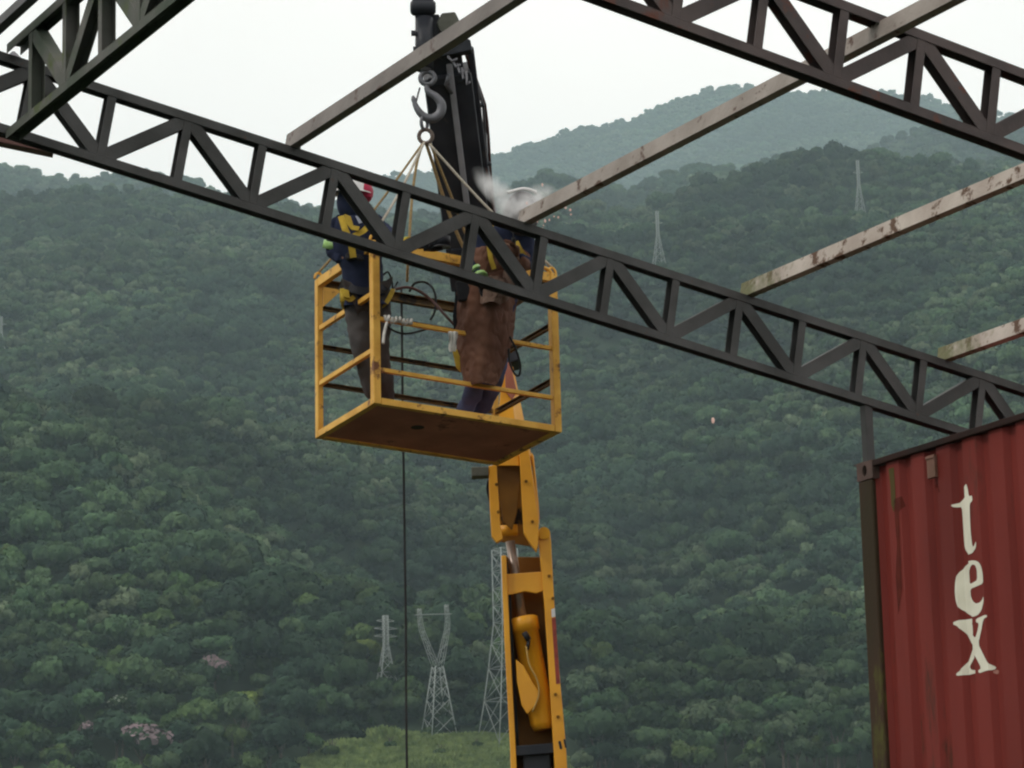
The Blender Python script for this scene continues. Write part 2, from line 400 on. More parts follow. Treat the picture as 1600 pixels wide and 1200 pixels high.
special(545, 1052, 'broadleaf_tree', 'tree with whitish blossom tips beside the yellow green tree', crown_bm(107, R=3.6, lobes=9, split=.22), [LEAF, PALEB], .9, sd_=7)
special(245, 1190, 'bush', 'bright yellow green bush on the bottom edge below the pink flowering tree', crown_bm(108, R=3.2, H=2.4, z0=2.6, lobes=8), [LEAFY], .95, zc=4, cat='bush', sd_=8)

rng = random.Random(5)
cand = []; forest = [[] for _ in range(6)]
r = 648.
while r < 5260:
    s = 5.0 if r < 1300 else (6.0 if r < 2900 else 7.6)
    lim = math.radians(12.2); na = int(2*lim*r/s)
    for i in range(na):
        az = -lim+(i+rng.random())*2*lim/na; rr = r+rng.uniform(-.5, .5)*s
        cand.append((az, rr))
    r += s*.95
step = math.radians(.15); cm = {}
def horizon(az, rr):                       # highest elevation of terrain nearer than rr
    k = int(round(az/step))
    if k not in cm:
        L = []; mxv = -9; q = 400
        while q < 5400:
            mxv = max(mxv, (height(k*step, q)-1.6)/q); L.append(mxv); q += 25
        cm[k] = L
    j = int((rr-60-400)/25)
    return cm[k][max(0, min(len(cm[k])-1, j))] if j >= 0 else -9
indiv = []; grass_pts = []
for az, rr in cand:
    p = surf(az, rr); p.z -= max(0, min(6.2, (rr-800)/230))
    if (p.z+18-1.6)/rr < horizon(az, rr): continue
    px, py = unproj(p+V((0, 0, 5)))
    if px < -140 or px > 1740 or py > 1290: continue
    gx, gy = unproj(p)
    if clearing(gx, gy): continue
    if (585 < gx < 880 and gy > 1140) or (575 < gx < 632 and 1082 < gy < 1125):
        for q in range(3):
            az2 = az+rng.uniform(-3, 3)/rr; r2 = rr+rng.uniform(-3, 3); p2 = surf(az2, r2)
            if not clearing(*unproj(p2)): forest[rng.choice((0, 1, 4))].append((p2-V((0, 0, 1.2)), rng.uniform(0, 6.28), rng.uniform(.32, .5), rng.uniform(.35, .55)))
        continue
    if 460 < gx < 940 and 1098 < gy < 1152:
        for q in range(2):
            p2 = surf(az+rng.uniform(-3, 3)/rr, rr+rng.uniform(-3, 3))
            if not clearing(*unproj(p2)): forest[rng.choice((0, 1, 1, 4))].append((p2-V((0, 0, 1.8)), rng.uniform(0, 6.28), rng.uniform(.4, .65), rng.uniform(.4, .7)))
    if near_special(px, py): continue
    sc = (rng.uniform(.6, 1.2) if rng.random() < .86 else rng.uniform(1.25, 1.7))*(.98 if rr < 1500 else (1.06 if rr < 3000 else 1.25))
    v = noise.noise(V((p.x/90, p.y/90, 2.2)))+rng.uniform(-.55, .55)
    if rr < 790 and rng.random() < .28: k = 4
    else: k = 1 if v < -.25 else (2 if v > .42 else (0 if rng.random() < .62 else rng.choice((3, 5))))
    rot = rng.uniform(0, 6.28); scz = sc*rng.uniform(.85, 1.25)
    if rr < 1000 and -10 < px < 1610 and py < 1215 and not (1345 < px): indiv.append((rr, p, rot, sc, scz, k))
    else: forest[k].append((p, rot, sc, scz))
indiv.sort(key=lambda t: t[0])
seen = set(); KN = ['rounded mid green', 'broad dark green', 'pale grey green', 'narrow tall green', 'low bright green', 'flat-topped green']
for i, (rr, p, rot, sc, scz, k) in enumerate(indiv):
    if i >= 84: forest[k].append((p, rot, sc, scz)); continue
    upx = unproj(p+V((0, 0, 6)))[0]
    reg = [n_ for lim_, n_ in ((90, 'at left edge'), (190, 'near small pink tree'), (290, 'near broad pink tree'), (400, 'right of pink trees'), (512, 'left of clearing'), (640, 'beside clearing'),
           (800, 'behind pylon feet'), (960, 'right of boom'), (1080, 'midway boom to container'), (1200, 'left of container'), (9999, 'beside container')) if upx < lim_][0]
    size = 'small' if sc < .95 else ('medium' if sc < 1.35 else 'large')
    lab = size+' '+KN[k]+' lowest-row tree '+reg
    if k not in seen:
        seen.add(k); t = PROT[k]; t.location = p; t.rotation_euler = (0, 0, rot); t.scale = (sc, sc, scz); t['label'] = lab
    else: dup(PROT[k], p, rot, (sc, sc, scz), lab)

from collections import defaultdict
_byl = defaultdict(list)
for o_ in list(COL.objects):
    if o_.get('group') == GT and o_.parent is None and o_.get('label'): _byl[o_['label']].append(o_)
for l_, os_ in _byl.items():
    if len(os_) > 1:
        os_.sort(key=lambda o: unproj(V(o.location))[0])
        for i_, o_ in enumerate(os_):
            w2 = ('left one of two', 'right one of two') if len(os_) == 2 else ['%s from left of %d' % (w_, len(os_)) for w_ in ('first', 'second', 'third', 'fourth', 'fifth', 'sixth', 'seventh', 'eighth')]
            o_['label'] = l_+', '+w2[i_]

def scatter(name, groups, kind_name):
    """one object: points on the hillside, each carrying an instance of one of the crowns"""
    me = bpy.data.meshes.new(name); vs = []; rots = []; scs = []; var = []
    for gi, (src, pts) in enumerate(groups):
        for p, rot, sc, scz in pts:
            vs.append(p); rots += [0, 0, rot]; scs += [sc, sc, scz]; var.append(gi)
    me.from_pydata([tuple(v) for v in vs], [], [])
    a = me.attributes.new('rot', 'FLOAT_VECTOR', 'POINT'); a.data.foreach_set('vector', rots)
    a = me.attributes.new('scl', 'FLOAT_VECTOR', 'POINT'); a.data.foreach_set('vector', scs)
    a = me.attributes.new('var', 'INT', 'POINT'); a.data.foreach_set('value', var)
    o = bpy.data.objects.new(name, me); COL.objects.link(o)
    tag(o, kind='stuff')
    ng = bpy.data.node_groups.new(name+'_nodes', 'GeometryNodeTree')
    ng.interface.new_socket('Geometry', in_out='INPUT', socket_type='NodeSocketGeometry')
    ng.interface.new_socket('Geometry', in_out='OUTPUT', socket_type='NodeSocketGeometry')
    N = ng.nodes; L = ng.links; gi_ = N.new('NodeGroupInput'); go = N.new('NodeGroupOutput'); jn = N.new('GeometryNodeJoinGeometry')
    def attr(n, ty):
        x = N.new('GeometryNodeInputNamedAttribute'); x.data_type = ty; x.inputs[0].default_value = n; return x.outputs[0]
    rv, sv, vv = attr('rot', 'FLOAT_VECTOR'), attr('scl', 'FLOAT_VECTOR'), attr('var', 'INT')
    er = N.new('FunctionNodeEulerToRotation'); L.new(rv, er.inputs[0])
    for k, (src, pts) in enumerate(groups):
        oi = N.new('GeometryNodeObjectInfo'); oi.inputs['Object'].default_value = src; oi.transform_space = 'ORIGINAL'; oi.inputs['As Instance'].default_value = True
        cp = N.new('FunctionNodeCompare'); cp.data_type = 'INT'; cp.operation = 'EQUAL'; L.new(vv, cp.inputs[2]); cp.inputs[3].default_value = k
        ip = N.new('GeometryNodeInstanceOnPoints')
        L.new(gi_.outputs[0], ip.inputs['Points']); L.new(oi.outputs['Geometry'], ip.inputs['Instance'])
        L.new(cp.outputs[0], ip.inputs['Selection']); L.new(er.outputs[0], ip.inputs['Rotation']); L.new(sv, ip.inputs['Scale'])
        L.new(ip.outputs[0], jn.inputs[0])
    L.new(jn.outputs[0], go.inputs[0])
    md = o.modifiers.new('scatter', 'NODES'); md.node_group = ng
    return o
crown_of = lambda t: [c for c in t.children if c.name.startswith('crown')][0]
FOREST = scatter('forest', [(crown_of(PROT[k]), forest[k]) for k in range(6)], 'crown')
FOREST['label'] = 'dense green broadleaf forest covering the hillside and the hazy mountain'
FOREST['category'] = 'forest'
print('forest', [len(f) for f in forest], 'indiv', len(indiv))

# grass and low herbs over the clearing
def tuft_bm(seed):
    rnd = random.Random(seed); bm = bmesh.new()
    for i in range(70):
        a = rnd.uniform(0, 6.28); q = rnd.uniform(0, 1.1); x, y = q*math.cos(a), q*math.sin(a); h = rnd.uniform(.3, 1.0); w_ = rnd.uniform(.08, .2); b = rnd.uniform(0, 3.14)
        lx, ly = rnd.uniform(-.4, .4), rnd.uniform(-.4, .4)
        bm.faces.new([bm.verts.new((x-w_*math.cos(b), y-w_*math.sin(b), -.2)), bm.verts.new((x+w_*math.cos(b), y+w_*math.sin(b), -.2)), bm.verts.new((x+lx+w_*.5, y+ly, h)), bm.verts.new((x+lx-w_*.3, y+ly, h*1.05))])
    return bm
GRASS = foliage('meadow_grass', (.26, .34, .12), (.13, .19, .065), .2)
gb = bmesh.new(); rg = random.Random(12); n = 0
proto_t = [tuft_bm(s) for s in range(3)]
tm = []
for t in proto_t:
    t.verts.ensure_lookup_table(); t.verts.index_update()
    tm.append(([v.co.copy() for v in t.verts], [[v.index for v in f.verts] for f in t.faces])); t.free()
gv, gf = [], []
for i in range(200000):
    az = math.radians(rg.uniform(-4.6, 3.2)); rr = rg.uniform(600, 800)
    if n >= 9000: break
    p = surf(az, rr); px, py = unproj(p)
    if not clearing(px, py) or py > 1225: continue
    n += 1; vs, fs = tm[i % 3]; k = rg.uniform(.7, 1.3)*(1+.9*max(0, noise.noise(V((p.x/7, p.y/7, 0))))*2); ca, sa = math.cos(i), math.sin(i); o0 = len(gv)
    gv += [(p.x+k*(c.x*ca-c.y*sa), p.y+k*(c.x*sa+c.y*ca), p.z+k*c.z) for c in vs]; gf += [[a+o0 for a in f] for f in fs]
me = bpy.data.meshes.new('grass'); me.from_pydata(gv, [], gf); me.materials.append(GRASS)
go_ = bpy.data.objects.new('grass', me); COL.objects.link(go_); tag(go_, 'light green rough grass covering the clearing at the foot of the forest', 'grass', kind='stuff')
for i, (px, py, sc, lab) in enumerate([(520, 1180, .8, 'rounded dark green bush at the left end of the grassy clearing'), (610, 1178, .5, 'small green bush in the clearing left of the hanging cable'),
        (690, 1186, .55, 'low green bush in the clearing below the waisted pylon'), (745, 1172, .45, 'small bush in the clearing just left of the tall pylon foot')]):
    special(px, py, 'bush', lab, crown_bm(200+i, R=3.3, H=2.2, z0=2.2, lobes=8, n=520), [LEAFG], sc, zc=2, cat='bush', sd_=20+i)

# ------------------------------------------------------------------ pylons on the slope
def pylon(base, H, name, label, style='mast', wb=7.5, wt=1.6, rz=.6, t=.2, arms=(.72, .82, .92), lean=0):
    root = thing(name, label, 'pylon', base, 'electricity pylons on the forested slope')
    def W(u): return wb+(wt-wb)*min(1, max(0, u)/.62)**.75 if style == 'mast' else wb+(wt-wb)*min(1, u/.58)
    Rz = Matrix.Rotation(rz, 3, 'Z')
    def P(x, y, u, cx=0): return base+Rz @ V((x+cx, y, u*H))
    if style == 'mast':
        for sx, sy in ((1, 1), (1, -1), (-1, -1), (-1, 1)):
            MB().tube([P(sx*W(u)/2, sy*W(u)/2, u) for u in (-.03, .2, .4, .62, 1)], t*.6, 5).build('leg', PYL, root)
        m_ = MB(); u = 0.; n = 13
        us = [0]; 
        while us[-1] < .98: us.append(min(1, us[-1]+max(.035, W(us[-1])/H*.9)))
        for a, b in zip(us, us[1:]):
            for (x0, y0), (x1, y1) in (((1, 1), (1, -1)), ((1, -1), (-1, -1)), ((-1, -1), (-1, 1)), ((-1, 1), (1, 1))):
                m_.tube([P(x0*W(a)/2, y0*W(a)/2, a), P(x1*W(b)/2, y1*W(b)/2, b)], t*.33, 4)
                m_.tube([P(x1*W(a)/2, y1*W(a)/2, a), P(x0*W(b)/2, y0*W(b)/2, b)], t*.33, 4)
                m_.tube([P(x0*W(b)/2, y0*W(b)/2, b), P(x1*W(b)/2, y1*W(b)/2, b)], t*.3, 4)
        m_.build('lattice', PYL, root)
        for u in arms:
            for s in (-1, 1):
                m_ = MB(); L = 2.7 if u < .9 else 2.1
                for y in (-.5, .5): m_.tube([P(s*W(u)/2, y*W(u), u), P(s*L, 0, u+.012)], t*.4, 4)
                m_.tube([P(s*W(u)/2, 0, u+.035), P(s*L, 0, u+.014)], t*.35, 4)
                m_.build('crossarm', PYL, root)
    else:
        zs = .56
        for sx, sy in ((1, 1), (1, -1), (-1, -1), (-1, 1)):
            MB().tube([P(sx*W(u)/2, sy*W(u)/2, u) for u in (-.03, .25, zs)], t*.6, 5).build('leg', PYL, root)
        m_ = MB(); us = [0]
        while us[-1] < zs-.01: us.append(min(zs, us[-1]+max(.04, W(us[-1])/H*.8)))
        for a, b in zip(us, us[1:]):
            for (x0, y0), (x1, y1) in (((1, 1), (1, -1)), ((1, -1), (-1, -1)), ((-1, -1), (-1, 1)), ((-1, 1), (1, 1))):
                m_.tube([P(x0*W(a)/2, y0*W(a)/2, a), P(x1*W(b)/2, y1*W(b)/2, b)], t*.35, 4)
                m_.tube([P(x1*W(a)/2, y1*W(a)/2, a), P(x0*W(b)/2, y0*W(b)/2, b)], t*.35, 4)
        m_.build('lattice', PYL, root)
        for s, top in ((-1, 1.0), (1, 1.04)):
            m_ = MB(); pa, pb = [], []
            for k in range(9):
                f = k/8; u = zs+(top-zs)*f; c = s*(.5+2.8*min(1, f*1.5))-.9*f; w_ = 1.3*(1-.55*f)
                for q, y in ((pa, -.5), (pb, .5)): q.append((P(c-w_/2, y*w_, u), P(c+w_/2, y*w_, u)))
            for q in (pa, pb):
                m_.tube([x[0] for x in q], t*.45, 4); m_.tube([x[1] for x in q], t*.45, 4)
                for k in range(8): m_.tube([q[k][k % 2], q[k+1][(k+1) % 2]], t*.32, 4)
            m_.build('arm', PYL, root)
        m_ = MB()
        for y in (-.4, .4):
            m_.tube([P(-5.2, y, .95), P(3.6, y, .97)], t*.4, 4)
        for k in range(8): m_.tube([P(-5.2+k*1.1, -.4, .95+.0025*k), P(-5.2+(k+1)*1.1, .4, .9525+.0025*k)], t*.3, 4)
        m_.build('crossbeam', PYL, root)
    return root
def pylon_at(px, pt, pb, r, **kw):
    az, _ = azel(px, pb)
    if r is None: az, r = on_slope(px, pb)
    b = surf(az, r); tz = 1.6+r*azel(px, pt)[1]; bz = 1.6+r*azel(px, pb)[1]
    b.z = min(b.z, bz); return pylon(b, tz-b.z, base_kw(kw), **kw)
def base_kw(kw): return kw.pop('name', 'electricity_pylon')
pylon_at(604, 962, 1082, None, label='short slim pylon with small crossarms left of the waisted pylon', wb=5, wt=1.0, t=.22, rz=.35)
pylon_at(686, 952, 1156, None, label='waisted pylon with two spread upper arms above the clearing', style='waist', wb=6.2, wt=1.7, t=.23, rz=.45)
pylon_at(796, 858, 1164, None, label='tallest lattice pylon standing just left of the yellow crane boom', wb=11, wt=4.2, t=.22, rz=.5, arms=(.9,))
pylon_at(1030, 330, 425, None, label='faint distant pylon on the hill between the two long purlins', wb=7, wt=1.2, t=.22, rz=.3, arms=(.8,))
pylon_at(1345, 250, 352, None, label='faint distant pylon high on the right above the longest white purlin', wb=7, wt=1.2, t=.22, rz=.2, arms=(.8,))
pylon_at(1, 495, 556, None, label='faint distant pylon cut by the left edge of the picture', wb=6, wt=1.2, t=.26, rz=.2, arms=(.8,))

# ------------------------------------------------------------------ roof steelwork
PSI, BETA = 0.50237, 0.18506
Pd = V((-math.sin(PSI), math.cos(PSI), 0)); Hd = V((math.cos(PSI), math.sin(PSI), 0)); Zd = V((0, 0, 1))
D = Hd*math.cos(BETA)-Zd*math.sin(BETA); Nn = Hd*math.sin(BETA)+Zd*math.cos(BETA)
O = EYE+V((-2.3709, 17.5634, 5.7753))
SP = .5012; HT = .4351
def R(a, b=0, n=0): return O+D*a+Pd*b+Nn*n
def truss(label, fn, k0, k1, group, upv, across, ht, mats, top_odd=True, ch=.055, wd=.085, extra=(0, 0), grp=None, up_side=1, v_side=-1):
    """fn(k, level) -> node position; level 0 bottom, 1 top"""
    root = thing('roof_truss', label, 'roof truss', fn(k0, 0), grp)
    e = 1e-3
    for nm, lv in (('top_chord', 1), ('bottom_chord', 0)):
        a, b = fn(k0-extra[0], lv), fn(k1+extra[1], lv)
        MB().channel(a, b, ch, wd, .006, across, side=up_side).build(nm, mats, root, bevel=.0015)
    for k in range(k0, k1+1):
        a, b = fn(k, 0), fn(k, 1); d = (b-a).normalized()
        MB().channel(a+d*ch*.3, b-d*(ch/2-.004), .056, wd-.006, .005, across, side=v_side).build('vertical_strut', mats, root, bevel=.0015)
        if k < k1:
            top_here = (k % 2 != 0) == top_odd
            p, q = (fn(k, 1), fn(k+1, 0)) if top_here else (fn(k, 0), fn(k+1, 1))
            dd = (q-p).normalized(); sg = up_side if dd.cross(V(across)).dot(V(upv))*up_side > 0 else -up_side
            inw = V(upv)*(-.012 if top_here else .012)
            MB().channel(p+dd*.012+inw, q-dd*.012+(-inw), .084, wd-.012, .005, across, side=sg).build('diagonal_brace', mats, root, bevel=.0015)
    return root
across = Pd
ta = truss('long dark truss crossing the whole picture, standing on the post above the container corner', lambda k, l: R(k*SP, 0, -HT if l == 0 else 0), -4, 15, None, Nn, Pd, HT, STEEL, extra=(.3, .2), grp=None)
tb = truss('dark truss crossing the upper right corner in front of the mountain', lambda k, l: R(1.6221+k*SP, -3.9158, (-HT if l == 0 else 0)+.144), -4, 7, None, Nn, Pd, HT, STEELR, top_odd=True, extra=(.35, .2))
CA, CN, CH = -.553, .457, .53
def cfn(k, l):
    b = -.44-.5605*k
    return R(CA, b, -CN)+Zd*(CH*l)
tcx = truss('mossy truss crossing the upper left corner nearest the camera', cfn, 0, 11, None, Zd, Hd, CH, STEELG, top_odd=False, ch=.055, wd=.09, extra=(.72, .2), up_side=1, v_side=1)
# short red primer beam under the left corner
pb = MB().bar(at(-60, 208, 17.86), at(84, 238, 17.98), .09, .045, Nn)
tag(pb.build('support_beam', PRIMER, bevel=.004, loc=at(0, 220, 17.8)), 'short reddish primer steel beam under the left truss corner', 'beam')
# bent tarp strip hanging at the corner
sp = spline([at(20, 84, 17.45), at(33, 105, 17.4), at(46, 130, 17.4), at(47, 158, 17.42)], 6)
m_ = MB(); m_.tube(sp, [.02+.022*math.sin(math.pi*i/(len(sp)-1)) for i in range(len(sp))], 7)
tag(m_.build('gusset_strap', GREYM, loc=at(20, 84, 17.45)), 'bent grey metal strap in the top left truss corner', 'strap')

PS = 1
def moss_end(M):                        # green-black dirt on the first half metre
    t = M.node_tree; N = t.nodes; L = t.links; b = N['Principled BSDF']; src = b.inputs['Base Color'].links[0].from_socket
    tc = N.new('ShaderNodeTexCoord'); ln = N.new('ShaderNodeVectorMath'); ln.operation = 'LENGTH'; L.new(tc.outputs['Object'], ln.inputs[0])
    n = N.new('ShaderNodeTexNoise'); n.inputs['Scale'].default_value = 14; n.inputs['Detail'].default_value = 5; L.new(tc.outputs['Object'], n.inputs['Vector'])
    ad = N.new('ShaderNodeMath'); ad.operation = 'MULTIPLY_ADD'; L.new(n.outputs['Fac'], ad.inputs[0]); ad.inputs[1].default_value = 1.1; L.new(ln.outputs['Value'], ad.inputs[2])
    mr = N.new('ShaderNodeMapRange'); mr.inputs[1].default_value = .62; mr.inputs[2].default_value = 1.15; mr.inputs[3].default_value = 1; mr.inputs[4].default_value = 0
    L.new(ad.outputs[0], mr.inputs[0]); mx = N.new('ShaderNodeMix'); mx.data_type = 'RGBA'; L.new(mr.outputs[0], mx.inputs[0]); L.new(src, mx.inputs[6]); mx.inputs[7].default_value = (.14, .14, .07, 1)
    L.new(mx.outputs[2], b.inputs['Base Color'])
moss_end(PURL)
def purlin(a, b0, b1, n, label, M_, h=.105, w_=.055):
    root = thing('purlin', label, 'purlin', R(a, b0, n), 'purlins laid across the trusses')
    MB().channel(R(a, b0, n), R(a, b1, n), w_, h, .006, Nn, side=PS).build('c_section', M_, root, bevel=.002)
    # small weld cleat on the truss at the end
    MB().box(R(a+.05, b0-.03, n-.05), (.012, .06, .05), (D, Pd, Nn)).build('cleat', STEEL, root)
    return root
NP = .024+.0535
purlin(1.205, .05, -5.6, NP, 'highest grey purlin passing in front of the crane arm', PURLO)
purlin(2.87, .05, -6.3, NP, 'long pale purlin being welded where the smoke rises', mat('beige_purlin', (.34, .30, .27), (.25, .215, .19), scale=4, rough=.6, bump=.3, spots=(.10, .06, .045), spot_amt=.46, spot_scale=9))
purlin(4.58, .05, -6.3, NP, 'white rust spotted purlin in the middle of the right side', PURL)
purlin(6.205, .05, -5.0, NP, 'shortest visible white purlin at the right edge with green stained end', PURL)
purlin(-.83, .05, -6.3, NP, 'dark purlin cut by the top left corner of the picture', STEEL, h=.07)

# ------------------------------------------------------------------ container
CC = at(1338.5, 726, 20.13)               # top far corner of the long side
CL, CW, CHh = 6.058, 2.438, 2.591
def K(u, v, z): return CC-Pd*u+Hd*v+V((0, 0, z))   # u along the side towards the camera, v into the container, z down from the top
def ring_profile(): 
    # (u, v) points of the corrugated side from the far post to the near post
    pts = []; u = .12; per = .278; deep = .036
    pts.append((u, .03))
    while u < CL-.16-per:
        for du, v in ((.034, .03), (.068, .03+deep), (.138, .03+deep), (.172, .03+.0), (.278, .03)):
            pts.append((u+du-.0, v))
        u += per
    pts.append((CL-.12, .03))
    return pts
PROF = ring_profile()
def prof_v(u):
    return interp(PROF, u)
TRAIL = mat('black_rail', (.022, .014, .012), (.035, .016, .013), scale=4, rough=.8)  # near-black colour for the container's top rails
def container(off, label):
    def KK(u, v, z): return K(u, v, z)+V((0, 0, off))
    root = thing('shipping_container', label, 'container', KK(CL/2, CW/2, -CHh))
    ax = (-Pd, Hd, Zd)
    for u in (0, CL):
        for v in (0, CW):
            su = .08 if u == 0 else -.08; sv = .06 if v == 0 else -.06
            MB().box(KK(u+su, v+sv, -CHh/2), (.156, .116, CHh-.246), ax).build('corner_post', POSTM if (u == 0 and v == 0) else RED, root, bevel=.012)
    for u in (0, CL):
        for v in (0, CW):
            for z in (-.059, -CHh+.059):
                su = .089 if u == 0 else -.089; sv = .081 if v == 0 else -.081
                m_ = MB(); c = KK(u+su, v+sv, z)
                # side wall of the casting with an oval hole: a ring of quads
                sgn = -1 if v == 0 else 1
                bmx = m_.bm; n = 16; inn, ou, inn2 = [], [], []
                for k in range(n):
                    t = 2*math.pi*k/n; ct, st = math.cos(t), math.sin(t)
                    s_ = 1/max(abs(ct), abs(st))
                    ou.append(bmx.verts.new(c+Hd*sgn*.083+(-Pd)*ct*s_*.089+Zd*st*s_*.061))
                    inn.append(bmx.verts.new(c+Hd*sgn*.083+(-Pd)*ct*.026+Zd*st*.038))
                    inn2.append(bmx.verts.new(c+Hd*sgn*.060+(-Pd)*ct*.026+Zd*st*.038))
                for k in range(n):
                    j = (k+1) % n
                    bmx.faces.new((ou[k], ou[j], inn[j], inn[k])); bmx.faces.new((inn[k], inn[j], inn2[j], inn2[k]))
                for dz in (-.056, .056): m_.box(c+Zd*dz+Hd*sgn*-.003, (.178, .166, .011), ax)
                for du in (-.084, .084): m_.box(c-Pd*du-Hd*sgn*.003, (.011, .166, .100), ax)
                m_.build('corner_casting', CAST, root)
    # long sides
    for side in (0, 1):
        bmx = bmesh.new(); rows = []
        zt, zb = -.042, -CHh+.12
        for u, v in PROF:
            vv = v if side == 0 else CW-v
            rows.append([bmx.verts.new(KK(u, vv, zt+(zb-zt)*k/3)) for k in range(4)])
        for a, b in zip(rows, rows[1:]):
            for k in range(3): bmx.faces.new((a[k], b[k], b[k+1], a[k+1]))
        m_ = MB(); m_.bm.free(); m_.bm = bmx; m_.build('side_panel', RED, root)
    for v in (.03, CW-.03):
        MB().box(KK(CL/2, v, -.021), (CL-.36, .06, .042), ax).build('top_rail', TRAIL, root, bevel=.006)
        MB().box(KK(CL/2, v, -CHh+.08), (CL-.36, .06, .12), ax).build('bottom_rail', RED, root, bevel=.006)
    m_ = MB(); m_.box(KK(.06, CW/2, -CHh/2), (.05, CW-.24, CHh-.24), ax)
    k = .2
    while k < CW-.2: m_.box(KK(.028, k, -CHh/2), (.02, .07, CHh-.3), ax); k += .2
    m_.build('end_panel', RED, root)
    m_ = MB(); m_.box(KK(.03, CW/2, -.03), (.06, CW-.34, .06), ax); m_.build('end_rail', RED, root)
    m_ = MB()
    m_.box(KK(CL/2, CW/2, -.012), (CL-.36, CW-.125, .012), ax)
    k = .3
    while k < CL-.3: m_.box(KK(k, CW/2, -.003), (.06, CW-.5, .012), ax); k += .22
    m_.build('roof_panel', RED, root)
    for s in (-.42, .42):
        d_ = MB(); d_.box(KK(CL-.05, CW/2+s*CW*.56, -CHh/2), (.05, CW*.45, CHh-.24), ax)
        for q in (-.3, .3): d_.tube([KK(CL+.0, CW/2+s*CW*.56+q, -.1), KK(CL+.0, CW/2+s*CW*.56+q, -CHh+.1)], .017, 8)
        d_.build('door', RED, root)
    m_ = MB(); m_.box(KK(CL/2, CW/2, -CHh+.14), (CL-.3, CW-.1, .04), ax); m_.build('floor_panel', OLIVE, root)
    return root, KK
cont, KK = container(0, 'red corrugated container with cream letters tex and a mossy corner post')
cont2, _ = container(-CHh-.004, 'lower red container carrying the one with the lettering')
FOOT = CC.z-2*CHh-.004
for i, (u, v) in enumerate(((.5, .4), (.5, CW-.4), (CL-.5, .4), (CL-.5, CW-.4))):
    c = K(u, v, 0); c.z = FOOT/2
    tag(MB().box(c, (.6, .5, FOOT-.004), (-Pd, Hd, Zd)).build('concrete_block', CONC, loc=(c.x, c.y, 0), bevel=.02), 'concrete footing block under the %s corner of the lower red container' % ('far left', 'far right', 'near left', 'near right')[i], 'footing', 'footing blocks under the containers')
# lettering: outlines on the side plane, laid over the corrugation
def onside(px, py):
    d = ray(px, py); n = Hd; t = (CC-EYE).dot(n)/d.dot(n); p = EYE+d*t-CC
    return -p.dot(Pd), p.z
def z5(x, y): return (1200+x/1.935, 580+y/1.935)
T_ = [(588, 337), (593, 352), (597, 378), (606, 374), (608, 390), (599, 400), (600, 435), (602, 480), (606, 520), (610, 532), (619, 511), (618, 533), (608, 549), (594, 554), (580, 550), (571, 535), (568, 500), (565, 450), (562, 408), (549, 411), (542, 405), (556, 396), (568, 384), (576, 366)]
E_ = [(605, 571), (618, 572), (628, 578), (635, 592), (639, 615), (640, 641), (620, 650), (601, 658), (603, 680), (608, 694), (618, 702), (629, 699), (637, 690), (641, 679), (641, 697), (635, 722), (625, 736), (611, 742), (594, 740), (578, 731), (565, 716), (557, 695), (554, 668), (555, 640), (560, 610), (570, 590), (586, 576)]
EH = [(608, 583), (616, 586), (621, 600), (622, 630), (612, 637), (600, 643), (597, 622), (598, 602), (602, 589)]
X_ = [(549, 758), (572, 750), (597, 746), (599, 754), (591, 760), (600, 780), (615, 808), (622, 788), (627, 762), (618, 758), (618, 749), (632, 742), (648, 735), (649, 743), (640, 750), (634, 785), (625, 824), (640, 855), (654, 882), (666, 893), (664, 902), (646, 906), (628, 913), (624, 905), (634, 897), (622, 873), (608, 849), (596, 872), (585, 893), (591, 902), (607, 903), (608, 911), (585, 917), (560, 921), (558, 914), (572, 903), (585, 870), (597, 832), (584, 806), (570, 780), (560, 769), (550, 766)]
DOT = [(668+6*math.cos(t*math.pi/5), 908+7*math.sin(t*math.pi/5)) for t in range(10)]
def smooth_poly(P):
    o = []; n = len(P)
    for i in range(n):
        a, b = P[i], P[(i+1) % n]; o += [(a[0]*.8+b[0]*.2, a[1]*.8+b[1]*.2), (a[0]*.2+b[0]*.8, a[1]*.2+b[1]*.8)]
    return o
def letter(name, outer, hole, M_, sm=True):
    from mathutils.geometry import tessellate_polygon
    loops = [outer]+([hole] if hole else [])
    loops = [[onside(*z5(*p)) for p in (smooth_poly(l) if sm else l)] for l in loops]
    flat = [V((u, z, 0)) for l in loops for u, z in l]
    tri = tessellate_polygon([[V((u, z, 0)) for u, z in l] for l in loops])
    bmx = bmesh.new(); vs = [bmx.verts.new(p) for p in flat]
    for t in tri:
        try: bmx.faces.new([vs[i] for i in t])
        except ValueError: pass
    for u, v in PROF:
        g = bmx.verts[:]+bmx.edges[:]+bmx.faces[:]
        bmesh.ops.bisect_plane(bmx, geom=g, plane_co=(u, 0, 0), plane_no=(1, 0, 0), dist=1e-6)
    for v in bmx.verts:
        u, z = v.co.x, v.co.y; v.co = K(u, prof_v(u)-.003, z)
    m_ = MB(); m_.bm.free(); m_.bm = bmx; return m_.build(name, M_, cont)
letter('letter_t', T_, None, CREAM); letter('letter_e', E_, EH, CREAM); letter('letter_x', X_, None, CREAM)
letter('registered_dot', DOT, None, mat('faded_pink_paint', (.42, .2, .16)), sm=False)
def stain(name, P, M_, lift=-.0022):
    loops = [[onside(*p) for p in P]]
    bmx = bmesh.new(); bmx.faces.new([bmx.verts.new((u, z, 0)) for u, z in loops[0]])
    for u, v in PROF:
        bmesh.ops.bisect_plane(bmx, geom=bmx.verts[:]+bmx.edges[:]+bmx.faces[:], plane_co=(u, 0, 0), plane_no=(1, 0, 0), dist=1e-6)
    for v in bmx.verts:
        u, z = v.co.x, v.co.y; v.co = K(u, prof_v(u)+lift, z)
    m_ = MB(); m_.bm.free(); m_.bm = bmx; return m_.build(name, M_, cont)
